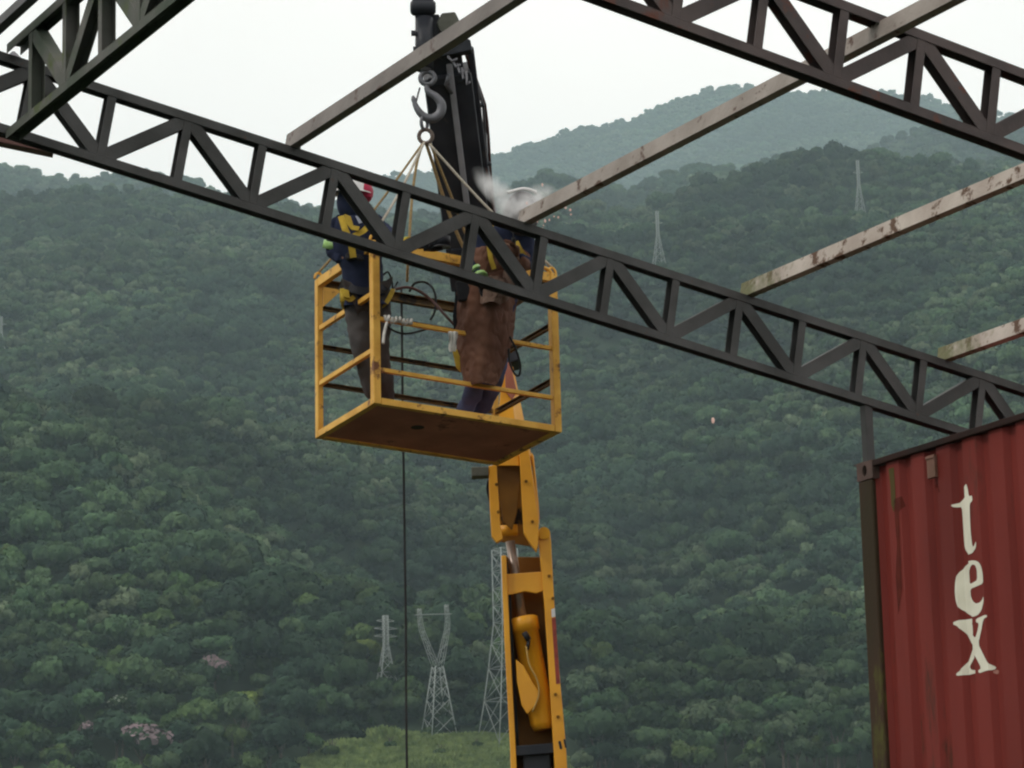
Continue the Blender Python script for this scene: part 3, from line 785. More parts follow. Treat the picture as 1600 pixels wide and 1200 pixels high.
stain('moss_stain', [(1383, 732), (1391, 730), (1393, 760), (1394, 785), (1391, 800), (1387, 788), (1386, 760)], STREAK)
stain('rust_stain', [(1451, 752), (1458, 751), (1461, 762), (1464, 769), (1457, 767), (1452, 760)], RUSTD)
stain('rust_stain', [(1391, 780), (1402, 775), (1405, 790), (1399, 800), (1401, 850), (1404, 920), (1398, 960), (1394, 900), (1396, 850), (1393, 815)], RUSTD)
# little vent box high on the side
u0, zz = onside(1453, 729)
m_ = MB(); m_.box(K(u0, .03+.0-.012, zz), (.085, .026, .15), (-Pd, Hd, Zd)); m_.box(K(u0, .03-.026, zz+.06), (.095, .01, .02), (-Pd, Hd, Zd))
m_.build('vent_cover', mat('faded_brown_vent', (.20, .10, .075), (.14, .08, .055)), cont, bevel=.004)

# posts between containers and trusses
def post(a, b, z0, z1, label, w_=.062):
    p = R(a, b, 0); q = V((p.x, p.y, z0)); e = V((p.x, p.y, z1))
    m_ = MB(); m_.bar(q, e, w_, w_, Pd); root = thing('steel_post', label, 'post', q)
    m_.build('shaft', STEEL, root, bevel=.005)
    MB().box(q+V((0, 0, .006)), (.15, .15, .012), (-Pd, Hd, Zd)).build('base_plate', STEEL, root)
a11 = 11*SP+.01; pz = R(a11, 0, -HT).z
q = K(.10, .10, 0); 
rel = q-O; ap = rel.dot(Hd)/math.cos(BETA)
post(a11, 0, CC.z+.002, pz-.035, 'short dark post from the container corner up to the long truss')
post(a11+.15, -3.9158, CC.z+.002, R(a11+.15, -3.9158, -HT+.144).z-.03, 'short post holding the upper right truss on the container roof')
post(-1.75, 0, 0, R(-1.75, 0, -HT-.03).z, 'tall steel column under the left end of the long truss', .12)

# ------------------------------------------------------------------ basket
SB = .955
by, btx, bty = .542, -.09, .054
BO = EYE+V((-.9081, 19.8368, 4.3133))*SB
BX, BY, BZ = V((.8581, .5108, -.0535)), V((-.5136, .8534, -.0897)), V((-.0001, .1045, .9945))
BW, BD, BH = 1.4067*SB, .8256*SB, 1.168*SB
def B(x, y, z): return BO+BX*x+BY*y+BZ*z
bk = thing('lifting_basket', 'yellow steel man basket with rusty floor hanging from the crane hook', 'basket', B(BW/2, BD/2, 0))
bax = (BX, BY, BZ)
PW = .052
corners = {'near': (0, 0), 'right': (BW, 0), 'far': (BW, BD), 'left': (0, BD)}
for n_, (x, y) in corners.items():
    w_ = PW if n_ in ('near', 'right') else .042
    MB().box(B(x, y, BH/2), (w_, w_, BH-.004), bax).build('corner_post', YEL, bk, bevel=.005)
YEL_SHADE = mat('shaded_rail_yellow', (.15, .085, .025), (.07, .045, .02), scale=9, rough=.6, bump=.2, spots=(.03, .022, .015), spot_amt=.6, spot_scale=8)  # much darker yellow: shade of the back rails painted into the colour
def rail(p, q, z, w_, h, M_=YEL, name='rail', opened=0):
    a = B(p[0], p[1], z); b = B(q[0], q[1], z); d = (b-a).normalized()
    if opened:                          # channel bars open towards the inside of the basket
        MB().channel(a+d*.024, b-d*.024, w_, h, .004, BZ, side=opened).build(name, YEL_SHADE, bk); return
    MB().bar(a+d*.028, b-d*.028, w_, h, BZ).build(name, M_, bk, bevel=.004)
c = corners; OP = {}
for p, q in (('near', 'left'), ('near', 'right'), ('left', 'far'), ('right', 'far')):
    o_ = 0
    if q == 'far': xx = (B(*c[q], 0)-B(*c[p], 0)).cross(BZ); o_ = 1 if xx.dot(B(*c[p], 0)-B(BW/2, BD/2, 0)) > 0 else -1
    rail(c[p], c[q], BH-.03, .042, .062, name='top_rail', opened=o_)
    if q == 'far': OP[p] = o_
    rail(c[p], c[q], .024, .045, .045, name='floor_frame')
for z in (.335, .68): rail(c['near'], c['left'], BH*z, .030, .034)
for z in (.215, .525): rail(c['near'], c['right'], BH*z, .026, .028)
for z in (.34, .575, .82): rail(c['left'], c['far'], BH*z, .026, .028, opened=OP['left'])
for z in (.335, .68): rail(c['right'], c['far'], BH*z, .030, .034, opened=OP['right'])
MB().box(B(BW/2, BD/2, .018), (BW-.05, BD-.05, .008), bax).build('floor_plate', RUSTF, bk)
m_ = MB(); m_.tube([B(BW*.36, BD*.42, .0125), B(BW*.36, BD*.42, .0138)], .045, 14); m_.build('drain_plate', mat('dark_rust_disc', (.04, .022, .018)), bk)
# rounded corner hoop and lifting eyes
m_ = MB(); m_.tube(spline([B(BW-.13, .0, BH+.0), B(BW-.06, 0, BH+.035), B(BW+.0, 0, BH+.0), B(BW+.03, 0, BH-.09)], 6), .013, 7); m_.build('corner_hoop', YEL, bk)
for n_, (x, y) in corners.items():
    pts = [B(x, y, BH)+(BX*math.cos(t)*.03+BZ*(math.sin(t)*.045)) for t in [math.pi*k/8 for k in range(9)]]
    MB().tube(pts, .009, 6).build('lifting_eye', YEL, bk)
# knee brackets at the back corner, welded to the top rail
MB().prism([B(.02, BD-.03, BH-.06), B(.16, BD-.03, BH-.06), B(.02, BD-.03, BH-.2)], BY*.008).build('gusset', YEL, bk)

# ------------------------------------------------------------------ hook and slings
HX = (B(BW/2, BD/2, 0)); HY = HX.y
def H(px, py, dy=0): return at(px, py, HY+dy)
hk = thing('crane_hook', 'grey steel crane hook with safety tongue and ring above the basket', 'hook', H(665, 214))
def torus(c, ax1, ax2, Rr, r_, n=20, seg=8, sy=1):
    pts = [V(c)+ax1*math.cos(2*math.pi*k/n)*Rr+ax2*math.sin(2*math.pi*k/n)*Rr*sy for k in range(n)]
    m_ = MB(); rings = []
    for i, p in enumerate(pts):
        d = (pts[(i+1) % n]-pts[i-1]).normalized(); x = ax1.cross(ax2).normalized(); y = d.cross(x)
        rings.append([m_.bm.verts.new(p+(x*math.cos(2*math.pi*k/seg)+y*math.sin(2*math.pi*k/seg))*r_) for k in range(seg)])
    for i in range(n):
        for k in range(seg):
            f = m_.bm.faces.new((rings[i][k], rings[i][(k+1) % seg], rings[(i+1) % n][(k+1) % seg], rings[(i+1) % n][k])); f.smooth = True
    return m_
XA = V((1, 0, 0))
m_ = MB(); m_.tube([H(664, 70), H(665, 108)], .028, 10); m_.tube([H(664, 96), H(665, 104), H(665, 112)], [.03, .045, .03], 10); m_.build('swivel', GREYM, hk)
m_ = torus(H(668, 122), XA, Zd, .048, .017, sy=.95); m_.build('shackle', GREYM, hk)
hp = spline([H(666, 133), H(669, 143), H(682, 152), H(690, 164), H(688, 177), H(678, 185), H(666, 184), H(656, 176), H(649, 164), H(645, 150)], 5)
nH = len(hp); m_ = MB()
m_.tube(hp, [.014+.018*math.sin(math.pi*min(1, (i/nH)*1.08))**.8 if i < nH*.93 else .016*(nH-i)/(nH*.07)+.004 for i in range(nH)], 9)
m_.build('hook_body', GREYM, hk)
MB().tube(spline([H(656, 137), H(653, 148), H(650, 160)], 4), .007, 6).build('safety_latch', GREYM, hk)
torus(H(663, 192), (XA+V((0, 1, 0))).normalized(), Zd, .028, .012, sy=1.7).build('link', GREYM, hk)
torus(H(665, 213), XA, Zd, .045, .014, sy=1.05).build('ring', mat('brown_ring', (.13, .10, .085)), hk)
RING = H(665, 224)
SL = 'sling legs from the hook ring to the basket corners'
def sling(pts, r_, M_, label):
    sp = spline(pts, 10); m_ = MB(); m_.tube(sp, r_, 7)
    tag(m_.build('rope_sling', M_, loc=pts[0]), label, 'rope', SL)
tops = {k: B(x, y, BH+.05) for k, (x, y) in corners.items()}
sling([RING+V((-.02, 0, 0)), RING.lerp(tops['left'], .5)+V((0, 0, -.03)), tops['left']], .008, ROPE, 'thin tan sling from the hook ring to the left basket corner')
sling([RING+V((-.01, -.02, 0)), RING.lerp(tops['near'], .5)+V((0, 0, -.02)), tops['near']], .009, ROPEP, 'pale sling from the hook ring down to the nearest basket corner')
sling([RING+V((.02, 0, 0)), RING.lerp(tops['right'], .5)+V((0, 0, -.025)), tops['right']], .009, ROPEP, 'pale taut sling from the hook ring to the right basket corner')
sling([RING+V((.005, .02, 0)), RING.lerp(tops['far'], .5)+V((-.03, 0, -.03)), tops['far']], .012, ROPE, 'thick yellow sling from the hook ring to the rear basket corner')
sling([RING+V((.03, .0, 0)), RING.lerp(tops['far'], .45)+V((.02, 0, .0)), tops['far']+V((-.02, 0, 0))], .009, ROPE, 'second yellow sling running beside the thick one to the rear corner')
m_ = MB(); m_.tube(spline([RING+V((-.03, .02, -.02)), at(650, 262, HY), at(643, 320, HY), at(638, 400, HY), at(636, 440, HY+.1)], 6), .010, 6)
tag(m_.build('hanging_rope', ROPE, loc=RING), 'yellowish rope hanging straight down from the hook ring into the basket', 'rope')
pc = [at(627, 448, HY+.45), at(628, 520, HY+.47), at(629, 620, HY+.5), at(631, 760, HY+.6), at(634, 980, HY+.6), at(636, 1215, HY+.6)]
end = pc[-1].copy(); end.z = .02
m_ = MB(); m_.tube(spline(pc+[end], 6), .0085, 6); tag(m_.build('tag_line', CABLE, loc=end), 'dark cable hanging from the basket straight down out of the picture', 'cable')

# ------------------------------------------------------------------ crane
cr_ = thing('crane', 'loader crane with yellow lower boom and black telescopic upper arm', 'crane', at(850, 1290, 21.2)*1.0)
cr_.location.z = 0; CR = V(cr_.location)
YB = 20.75
def C(px, py, dy=0): return at(px, py, YB+dy)
BK = V((0, .30, 0)).lerp(V((0, .3, .05)), 1)
def plate(name, P, dy, off, M_, bev=.006, parent=None): return MB().prism([C(x, y, dy) for x, y in P], V(off)).build(name, M_, parent or cr_, bevel=bev)
# lower boom: two cheeks, a back plate, cross plates
plate('boom_cheek', [(783, 868), (791, 868), (797, 1000), (806, 1170), (812, 1300), (801, 1300), (797, 1170), (788, 1000)], 0, (0, .30, .04), YELB)
plate('boom_cheek', [(841, 838), (845, 827), (852, 824), (859, 829), (861, 845), (866, 940), (874, 1050), (884, 1160), (892, 1300), (873, 1300), (866, 1190), (858, 1060), (850, 940), (843, 860)], 0, (0, .30, .04), YELB)
YELB_SHADE = mat('shaded_boom_yellow', (.30, .135, .018), (.14, .065, .014), scale=3, rough=.55, spots=(.02, .014, .01), spot_amt=.5, spot_scale=3)  # yellow darkened to paint in the shade inside the boom; bolts share it
plate('boom_back', [(790, 870), (850, 870), (862, 1060), (874, 1300), (806, 1300), (796, 1060)], .30, (0, .02, 0), YELB_SHADE)
plate('boom_crossplate', [(788, 897), (849, 893), (852, 922), (838, 927), (820, 924), (804, 928), (791, 930)], .03, (0, .02, 0), YELB)
plate('boom_foot_plate', [(797, 1166), (872, 1160), (874, 1176), (798, 1182)], .02, (0, .24, 0), BLACK)
m_ = MB(); m_.bar(C(838, 1178, .16), C(846, 1330, .16), .19, .17, (0, 1, 0)); m_.build('inner_boom', BLACK, cr_, bevel=.01)
plate('warning_sticker', [(862, 966), (868, 965), (875, 1068), (869, 1069)], -.004, (0, .002, 0), mat('faded_red_sticker', (.33, .06, .045), (.22, .05, .04), scale=20))
plate('warning_sticker', [(861.5, 952), (867, 950), (868, 963.5), (862, 964.5)], -.004, (0, .002, 0), WHITE)
plate('bolt_head', [(872, 1158), (876, 1157), (879, 1170), (875, 1171)], -.006, (0, .02, 0), BLACK)
plate('bolt_head', [(880, 1155), (883, 1154), (886, 1168), (883, 1169)], -.006, (0, .02, 0), BLACK)
m_ = MB(); m_.tube([C(850, 833, -.03), C(850, 833, .33)], .042, 16); m_.build('pivot_pin', YELB, cr_)
for x, y in ((853, 833), (872, 1120), (868, 1085), (858, 900), (864, 935)):
    m_ = MB(); m_.tube([C(x, y, -.004), C(x, y, -.02)], .012, 6); m_.build('bolt_head', YELB_SHADE, cr_)
for P_ in ([(792, 880, .05), (797, 1000, .06), (806, 1165, .06)], [(795, 900, .07), (801, 1020, .08), (809, 1165, .08)]):
    MB().tube(spline([C(*p) for p in P_], 6), .009, 6).build('hydraulic_hose', RUBBER, cr_)
for x, y, w_ in ((776, 757, .05), (779, 800, .05), (822, 752, .045), (832, 815, .045)):
    m_ = MB(); m_.tube([C(x, y, -.062), C(x, y, -.078)], w_*.25, 8); m_.build('bolt_head', YELB_SHADE, cr_)
# hydraulic cylinder
m_ = MB(); a, b = C(818, 966, .12), C(850, 1140, .14); d = (b-a).normalized()
m_.tube([a-d*.01, a, a+d*.09, a+d*.092, b-d*.05, b], [.075, .098, .098, .088, .088, .07], 24); m_.build('cylinder_barrel', YELB, cr_)
m_ = MB(); m_.tube([C(797, 846, .10), C(817, 972, .10)], .033, 16); m_.build('cylinder_rod', CHROME, cr_)
m_ = MB(); m_.tube([C(779, 830, .10), C(809, 828, .10)], .040, 16); m_.build('cylinder_eye', YELB, cr_)
m_ = MB(); m_.tube([C(819, 988, -.0), C(826, 1000, -.0)], .02, 8); m_.tube([C(826, 1000, 0.0), C(824, 1015, -.0)], .012, 8); m_.build('hose_fitting', RUBBER, cr_)
plate('cylinder_guard', [(806, 1030), (818, 1040), (832, 1066), (843, 1082), (838, 1100), (824, 1116), (815, 1102), (808, 1066)], .0, (0, .012, 0), YELB)
MB().tube(spline([C(822, 1010, -.01), C(827, 1038, -.015), C(839, 1062, -.015), C(842, 1085, -.01), C(832, 1112, -.0)], 6), .006, 6).build('hydraulic_hose', mat('tan_hose', (.5, .32, .1)), cr_)
# upper link with the tapering tip behind the basket
plate('link_cheek', [(763, 728), (776, 726), (782, 822), (786, 842), (776, 848), (768, 838), (765, 790)], -.05, (0, .05, .0), YELB)
plate('link_cheek', [(811, 700), (826, 700), (835, 760), (842, 812), (841, 850), (838, 862), (826, 846), (818, 832), (815, 780)], -.06, (0, .06, 0), YELB)
plate('link_cheek', [(830, 706), (834, 712), (842, 790), (843, 812), (838, 800)], .02, (0, .2, 0), YELB)
plate('link_back', [(768, 700), (826, 700), (838, 855), (776, 845)], .18, (0, .02, 0), YELB_SHADE)
plate('link_web', [(770, 700), (815, 700), (816, 730), (808, 800), (800, 828), (786, 815), (775, 740)], .02, (0, .02, .0), mat('shaded_web_yellow', (.26, .125, .02), (.13, .06, .012), scale=3, rough=.5))  # web colour darkened to imitate shade within the link
# tapered tip
m_ = MB(); lo = [C(772, 728, -.02), C(812, 728, -.02), C(834, 728, .14), C(790, 728, .2)]; hi = [C(786, 556, .10), C(793, 556, .10), C(799, 556, .16), C(790, 556, .18)]
va = [m_.bm.verts.new(p) for p in lo]; vb = [m_.bm.verts.new(p) for p in hi]
m_.bm.faces.new(va); m_.bm.faces.new(vb[::-1])
for i in range(4): m_.bm.faces.new((va[i], va[(i+1) % 4], vb[(i+1) % 4], vb[i]))
m_.build('boom_tip', YELB, cr_, bevel=.006)
plate('red_tip_plate', [(789, 566), (797, 566), (808, 612), (800, 625), (790, 612)], .03, (0, .02, 0), mat('faded_red_plate', (.42, .16, .12), (.34, .12, .08)))
m_ = MB(); m_.box(C(750, 739, .0), (.12, .12, .065)); m_.box(C(768, 741, .02), (.06, .07, .04)); m_.build('grey_bracket', OLIVE, cr_, bevel=.006)
m_ = MB(); m_.tube(spline([C(764, 750, .1), C(762, 765, .12), C(767, 785, .15)], 5), .012, 6); m_.build('hydraulic_hose', RUBBER, cr_)
# elbow joining the tip to the black arm
m_ = MB(); m_.bar(C(794, 575, .15), C(752, 420, .25), .17, .2, (0, 1, 0)); m_.build('elbow_link', BLACK, cr_, bevel=.01)
# black telescopic arm, rising towards the camera
E0, T0_ = C(740, 425, .2), at(694, 60, HY+.25)
ad = (T0_-E0).normalized(); ax_ = ad.cross(V((0, -1, 0))).normalized()
upn = ax_.cross(ad)
if upn.y > 0: upn = -upn
def A(t, s=0, n=0): return E0.lerp(T0_, t)+ax_*s+upn*n
side = 1 if (A(0, .1)-A(0)).x > 0 else -1
def arm_sec(name, t0, t1, wd, th, M_, s=0, n=0): return MB().bar(A(t0, s*side, n), A(t1, s*side, n), wd, th, upn).build(name, M_, cr_, bevel=.012)
arm_sec('arm_outer_box', -.05, .86, .33, .22, BLACK, s=-.012)
arm_sec('arm_inner_box', .85, 1.02, .21, .17, BLACK)
arm_sec('arm_collar', .83, .87, .30, .25, BLACK)
arm_sec('arm_collar', .10, .14, .29, .24, BLACK)
arm_sec('extension_rod', .25, .92, .042, .02, mat('pale_grey_strip', (.30, .30, .33), (.24, .24, .26), rough=.4), s=.01, n=.13)
arm_sec('side_cylinder', .05, .95, .05, .06, BLACK, s=.168)
for i, (s, M_) in enumerate(((.185, HOSEB), (.20, GREYM), (.212, HOSEB))):
    pts = [A(t, side*(s+.012*math.sin(t*9+i)-.08*max(0, t-.7)/.3), .02-.03*i+.02*math.sin(t*7+i)) for t in [k/14*.98 for k in range(15)]]
    MB().tube(pts, .011, 7).build('hydraulic_hose', M_, cr_)
for t in (.2, .45, .7): arm_sec('hose_clamp', t, t+.012, .30, .05, BLACK, s=.07, n=.0)
m_ = MB(); m_.tube([A(.80, -.0, .135), A(.84, -.03*side, .15), A(.88, .0, .14)], .014, 7); m_.build('hose_joint', GREYM, cr_)
# head of the arm with the winch leg the hook hangs from
def Hd2(px, py, dy=0): return at(px, py, HY+dy)
m_ = MB(); m_.tube([Hd2(663, 30, .05), Hd2(663, 108, .0)], .062, 16); m_.build('winch_leg', BLACK, cr_)
m_ = MB(); m_.tube([Hd2(641, 12, .03), Hd2(645, 12, .03), Hd2(676, 12, .03), Hd2(681, 12, .03)], [.035, .055, .055, .035], 16); m_.box(Hd2(661, 5, .05), (.14, .12, .12)); m_.build('sheave_head', BLACK, cr_, bevel=.006)
plate_pts = [(648, 22), (686, 22), (690, 40), (735, 62), (738, 78), (690, 88), (652, 70)]
MB().prism([Hd2(x, y, .1) for x, y in plate_pts], V((0, .14, .02))).build('head_plate', BLACK, cr_, bevel=.008)
MB().prism([Hd2(x, y, .04) for x, y in [(690, 20), (711, 18), (718, 32), (719, 48), (688, 50), (682, 36)]], V((0, .1, .01))).build('motor_block', OLIVE, cr_, bevel=.01)
for x, y in ((646, 52), (649, 77), (654, 96)): MB().box(Hd2(x, y, .0), (.03, .03, .03)).build('bolt_head', BLACK, cr_)
for k in range(5): MB().tube([Hd2(700+k*7, 88+k*6, .0), Hd2(706+k*6, 96+k*9, -.03), Hd2(714+k*5, 92+k*9, .0)], .009, 6).build('hose_fitting', GREYM, cr_)
# column and stabilisers standing on the ground below the picture
zf = C(845, 1300).z
m_ = MB(); m_.tube([V((CR.x, CR.y+.2, .75)), V((CR.x, CR.y+.2, zf+.15))], .2, 20); m_.build('column', YELB, cr_)
m_ = MB(); m_.box(V((CR.x, CR.y+.2, .6)), (1.1, .8, .36)); m_.build('base_frame', BLACK, cr_, bevel=.02)
for s in (-1, 1):
    m_ = MB(); m_.box(V((CR.x+s*1.1, CR.y+.2, .6)), (1.3, .18, .18)); m_.tube([V((CR.x+s*1.75, CR.y+.2, .75)), V((CR.x+s*1.75, CR.y+.2, .06))], .06, 12); m_.tube([V((CR.x+s*1.75, CR.y+.2, .06)), V((CR.x+s*1.75, CR.y+.2, 0))], .2, 16)
    m_.build('outrigger', BLACK, cr_, bevel=.01)

# ------------------------------------------------------------------ people
def fold(o, k=.030):
    for sz, st in ((.11, k), (.045, k*.45)):
        tx = bpy.data.textures.new('cloth_folds', 'CLOUDS'); tx.noise_scale = sz; tx.noise_depth = 1
        d_ = o.modifiers.new('folds', 'DISPLACE'); d_.texture = tx; d_.strength = st; d_.mid_level = .5
def skin(name, chain, M_, parent, sub=1):
    """chain: dict key -> (pos, radius, parent key)"""
    keys = list(chain); me = bpy.data.meshes.new(name); org = parent_loc(parent)
    me.from_pydata([tuple(V(chain[k][0])-org) for k in keys], [(keys.index(chain[k][2]), i) for i, k in enumerate(keys) if chain[k][2]], [])
    o = bpy.data.objects.new(name, me); COL.objects.link(o); o.parent = parent
    me.materials.append(M_)
    s_ = o.modifiers.new('skin', 'SKIN'); s_.use_smooth_shade = True
    for i, k in enumerate(keys):
        v = me.skin_vertices[0].data[i]; r_ = chain[k][1]; v.radius = (r_, r_) if not isinstance(r_, tuple) else r_; v.use_root = chain[k][2] is None
    ss = o.modifiers.new('sub', 'SUBSURF'); ss.levels = ss.render_levels = sub+1
    if name in ('jacket', 'trousers', 'leather_sleeve'):
        ss.levels = ss.render_levels = 3; fold(o)
    return o
def glove(wrist, knuck, palm_n, M_, parent, curl=1.0, side=1):
    """palm, four unequal curled fingers and a thumb leaving the side of the palm"""
    d = (knuck-wrist).normalized(); n = (palm_n-d*palm_n.dot(d)).normalized(); x = d.cross(n)*side
    root_i = {}
    ch = {'w': (wrist, .030, None), 'p': (wrist+d*.045, .038, 'w'), 'k': (wrist+d*.085, .036, 'p')}
    me_ = skin('glove', ch, M_, parent, 1)
    for i, (off, L) in enumerate(((-.03, .068), (-.01, .078), (.011, .073), (.03, .058))):
        p = wrist+d*.085+x*off; c_ = {'a': (p-d*.02, .0105, None)}; q = p; dd = d.copy(); pk = 'a'
        for j in range(3):
            dd = (dd*math.cos(.55*curl)+n*math.sin(.55*curl)).normalized(); n2 = n
            q = q+dd*L/3*(1.1-.1*j); c_['j%d' % j] = (q, .0102-.001*j, pk); pk = 'j%d' % j
        skin('finger', c_, M_, me_, 1)
    p = wrist+d*.035+x*-.035
    skin('thumb', {'a': (p+x*.01, .013, None), 'b': (p-x*.022+d*.02+n*.012, .012, 'a'), 'c': (p-x*.028+d*.045+n*.03, .010, 'b')}, M_, me_, 1)
    return me_
def head(person, c, fwd, M_=SKIN):
    """face features set on the body's own head"""
    pass

# -- rigger at the left of the basket
YL = 19.28
def L_(px, py, dy=0): return at(px, py, YL+dy)
pl = thing('person', 'worker in navy jacket and white and red helmet at the left end of the basket', 'person', B(.18, .42, .024))
floor_l = B(.20, .38, .024); floor_l2 = B(.36, .52, .024)
J = dict(pel=L_(572, 452, .05), sp=L_(565, 415, 0), ch=L_(558, 372, -.04), nk=L_(552, 338, -.06), hd=L_(549, 316, -.08), ht=L_(549, 296, -.08),
         sl=L_(528, 352, -.04), el=L_(519, 396, .02), wl=L_(541, 404, -.09), sr=L_(590, 352, -.06), er=L_(615, 384, -.22), wr=L_(646, 382, -.36),
         hl=L_(557, 458, .04), kl=L_(563, 540, -.02), fl=floor_l+BZ*.10, hr=L_(590, 458, .06), kr=L_(593, 548, .06), fr=floor_l2+BZ*.10)
def body(J, parent, s=1.0):
    toe = V((-.02, -.13, -.07))
    ch = {'pel': (J['pel'], .115*s, None), 'sp': (J['sp'], .11*s, 'pel'), 'ch': (J['ch'], .125*s, 'sp'), 'nk': (J['nk'], .05, 'ch'), 'hd': (J['hd'], .082, 'nk'), 'ht': (J['ht'], .078, 'hd'),
          'sl': (J['sl'], .058, 'ch'), 'el': (J['el'], .042, 'sl'), 'wl': (J['wl'], .027, 'el'), 'sr': (J['sr'], .058, 'ch'), 'er': (J['er'], .042, 'sr'), 'wr': (J['wr'], .027, 'er'),
          'hl': (J['hl'], .060, 'pel'), 'kl': (J['kl'], .040, 'hl'), 'fl': (J['fl'], .030, 'kl'), 'tl': (J['fl']+toe, .03, 'fl'),
          'hr': (J['hr'], .060, 'pel'), 'kr': (J['kr'], .040, 'hr'), 'fr': (J['fr'], .030, 'kr'), 'tr': (J['fr']+toe, .03, 'fr')}
    return skin('body', ch, SKIN, parent)
def jacket(J, parent, M_, name='jacket', k=1.0):
    ch = {'low': (J['pel']-V((0, 0, .07)), .13*k, 'pel'), 'pel': (J['pel'], .14*k, None), 'sp': (J['sp'], .14*k, 'pel'), 'ch': (J['ch'], .155*k, 'sp'), 'nk': (J['nk']-V((0, 0, .03)), .075, 'ch'),
          'sl': (J['sl'], .078, 'ch'), 'el': (J['el'], .06, 'sl'), 'wl': (J['wl'], .042, 'el'), 'sr': (J['sr'], .078, 'ch'), 'er': (J['er'], .06, 'sr'), 'wr': (J['wr'], .042, 'er')}
    return skin(name, ch, M_, parent)
def trousers(J, parent, M_):
    for a, b in ():
        pass
    ch = {'pel': (J['pel']-V((0, 0, .03)), .13, None), 'hl': (J['hl']-V((0, 0, .03)), .098, 'pel'), 'kl': (J['kl'], .072, 'hl'), 'fl': (J['fl']+V((0, 0, .03)), .058, 'kl'),
          'hr': (J['hr']-V((0, 0, .03)), .098, 'pel'), 'kr': (J['kr'], .072, 'hr'), 'fr': (J['fr']+V((0, 0, .03)), .058, 'kr')}
    return skin('trousers', ch, M_, parent)
def boots(J, parent):
    for k in ('fl', 'fr'):
        f = J[k]; skin('boot', {'a': (f+V((0, .02, .0)), .052, None), 'b': (f+V((0, .0, -.045)), .05, 'a'), 'c': (f+V((-.02, -.14, -.052)), .043, 'b')}, RUBBER, parent, 1)
def band(a, b, t, r_, w_, M_, parent, name='reflective_band'):
    p = a.lerp(b, t); d = (b-a).normalized(); MB().tube([p-d*w_/2, p+d*w_/2], r_, 14).build(name, M_, parent)
body(J, pl); jk = jacket(J, pl, NAVY); trousers(J, pl, TROU); boots(J, pl)
band(J['sl'], J['el'], .72, .072, .05, HIVIS, jk); band(J['er'], J['wr'], .62, .055, .03, HIVIS, jk)
band(J['er'], J['wr'], .74, .052, .03, HARN, jk, 'yellow_cuff')
# dark balaclava round the face, leaving the face open
hc, hu = J['hd'], (J['ht']-J['hd']).normalized()
MB().ell(hc+V((0, .008, .0)), (.098, .108, .13)).build('balaclava', NAVY, pl)
fc = hc+V((.015, -.078, .03))
m_ = MB(); m_.ell(fc, (.058, .035, .042)); m_.ell(fc+V((.003, -.036, -.012)), (.012, .015, .018)); m_.build('face', SKIN, pl)
m_ = MB(); m_.ell(fc+V((-.022, -.03, .008)), (.012, .008, .006)); m_.ell(fc+V((.024, -.03, .008)), (.012, .008, .006)); m_.build('eyes', LENS, pl)
hel = MB(); hcen = hc+V((-.0, -.01, .068)); axh = (V((1, 0, -.05)).normalized(), V((0, 1, .12)).normalized(), V((.05, -.12, 1)).normalized())
hel.ell(hcen, (.128, .148, .115), axh, u=22, v=14, cut=-.05); ho = hel.build('helmet', WHITE, pl)
m_ = MB()
bp = [hcen+axh[0]*math.cos(t)*.118+axh[1]*math.sin(t)*.138 for t in [2*math.pi*k/24 for k in range(24)]]
bq = [hcen+axh[0]*math.cos(t)*.146+axh[1]*math.sin(t)*(.158 if math.sin(t) > -.3 else .19)-axh[2]*.012 for t in [2*math.pi*k/24 for k in range(24)]]
va = [m_.bm.verts.new(p) for p in bp]; vb = [m_.bm.verts.new(p) for p in bq]; vc = [m_.bm.verts.new(p-axh[2]*.006) for p in bq]
for i in range(24):
    j = (i+1) % 24; m_.bm.faces.new((va[i], va[j], vb[j], vb[i])); m_.bm.faces.new((vb[i], vb[j], vc[j], vc[i]))
m_.build('brim', WHITE, ho)
m_ = MB(); m_.ell(hcen+V((.085, -.02, -.012)), (.062, .09, .075), u=14, v=10); m_.tube([hcen+V((.10, -.05, -.06)), hcen+V((.11, -.05, -.02))], .03, 10); m_.build('ear_defender', REDPL, ho)
# harness: straps, chest block, thigh loops, belt
def strap(pts, w_, M_=HARN, parent=None, name='harness_strap', t=.006, nrm=(0, -1, 0)):
    sp = spline(pts, 5); m_ = MB()
    for a, b in zip(sp, sp[1:]): m_.bar(a, b, w_, t, nrm, ext=.002)
    return m_.build(name, M_, parent)
hn = strap([L_(533, 338, -.20), L_(540, 360, -.225), L_(548, 380, -.225), L_(552, 402, -.2)], .042, parent=pl)
strap([L_(582, 340, -.2), L_(571, 358, -.228), L_(558, 366, -.232), L_(548, 372, -.232)], .036, parent=pl)
MB().prism([L_(x, y, -.25) for x, y in ((538, 334), (548, 338), (552, 352), (562, 354), (560, 361), (549, 359), (541, 349))], V((0, .012, 0))).build('harness_pad', HARN, pl, bevel=.003)
MB().prism([L_(x, y, -.247) for x, y in ((555, 337), (566, 339), (567, 347), (561, 349))], V((0, .01, 0))).build('id_badge', mat('pale_grey_card', (.40, .42, .5)), pl)
strap([L_(541, 446, -.06), L_(553, 452, -.12), L_(572, 455, -.13), L_(592, 452, -.12), L_(605, 446, -.02)], .05, M_=mat('black_belt', (.02, .02, .026)), parent=pl, name='tool_belt')
for P_ in ([(534, 452, -.02), (538, 463, -.09), (547, 468, -.1), (553, 464, -.09)], [(596, 478, -.06), (604, 472, -.04), (612, 458, .02), (614, 452, .06)], [(534, 455, -.0), (535, 470, -.02), (538, 482, .02)]):
    strap([L_(*p) for p in P_], .03, parent=pl, name='thigh_strap')
MB().prism([L_(x, y, -.12) for x, y in ((531, 450), (545, 453), (547, 466), (536, 464))], V((0, .02, 0))).build('belt_pouch', HARN, pl, bevel=.004)
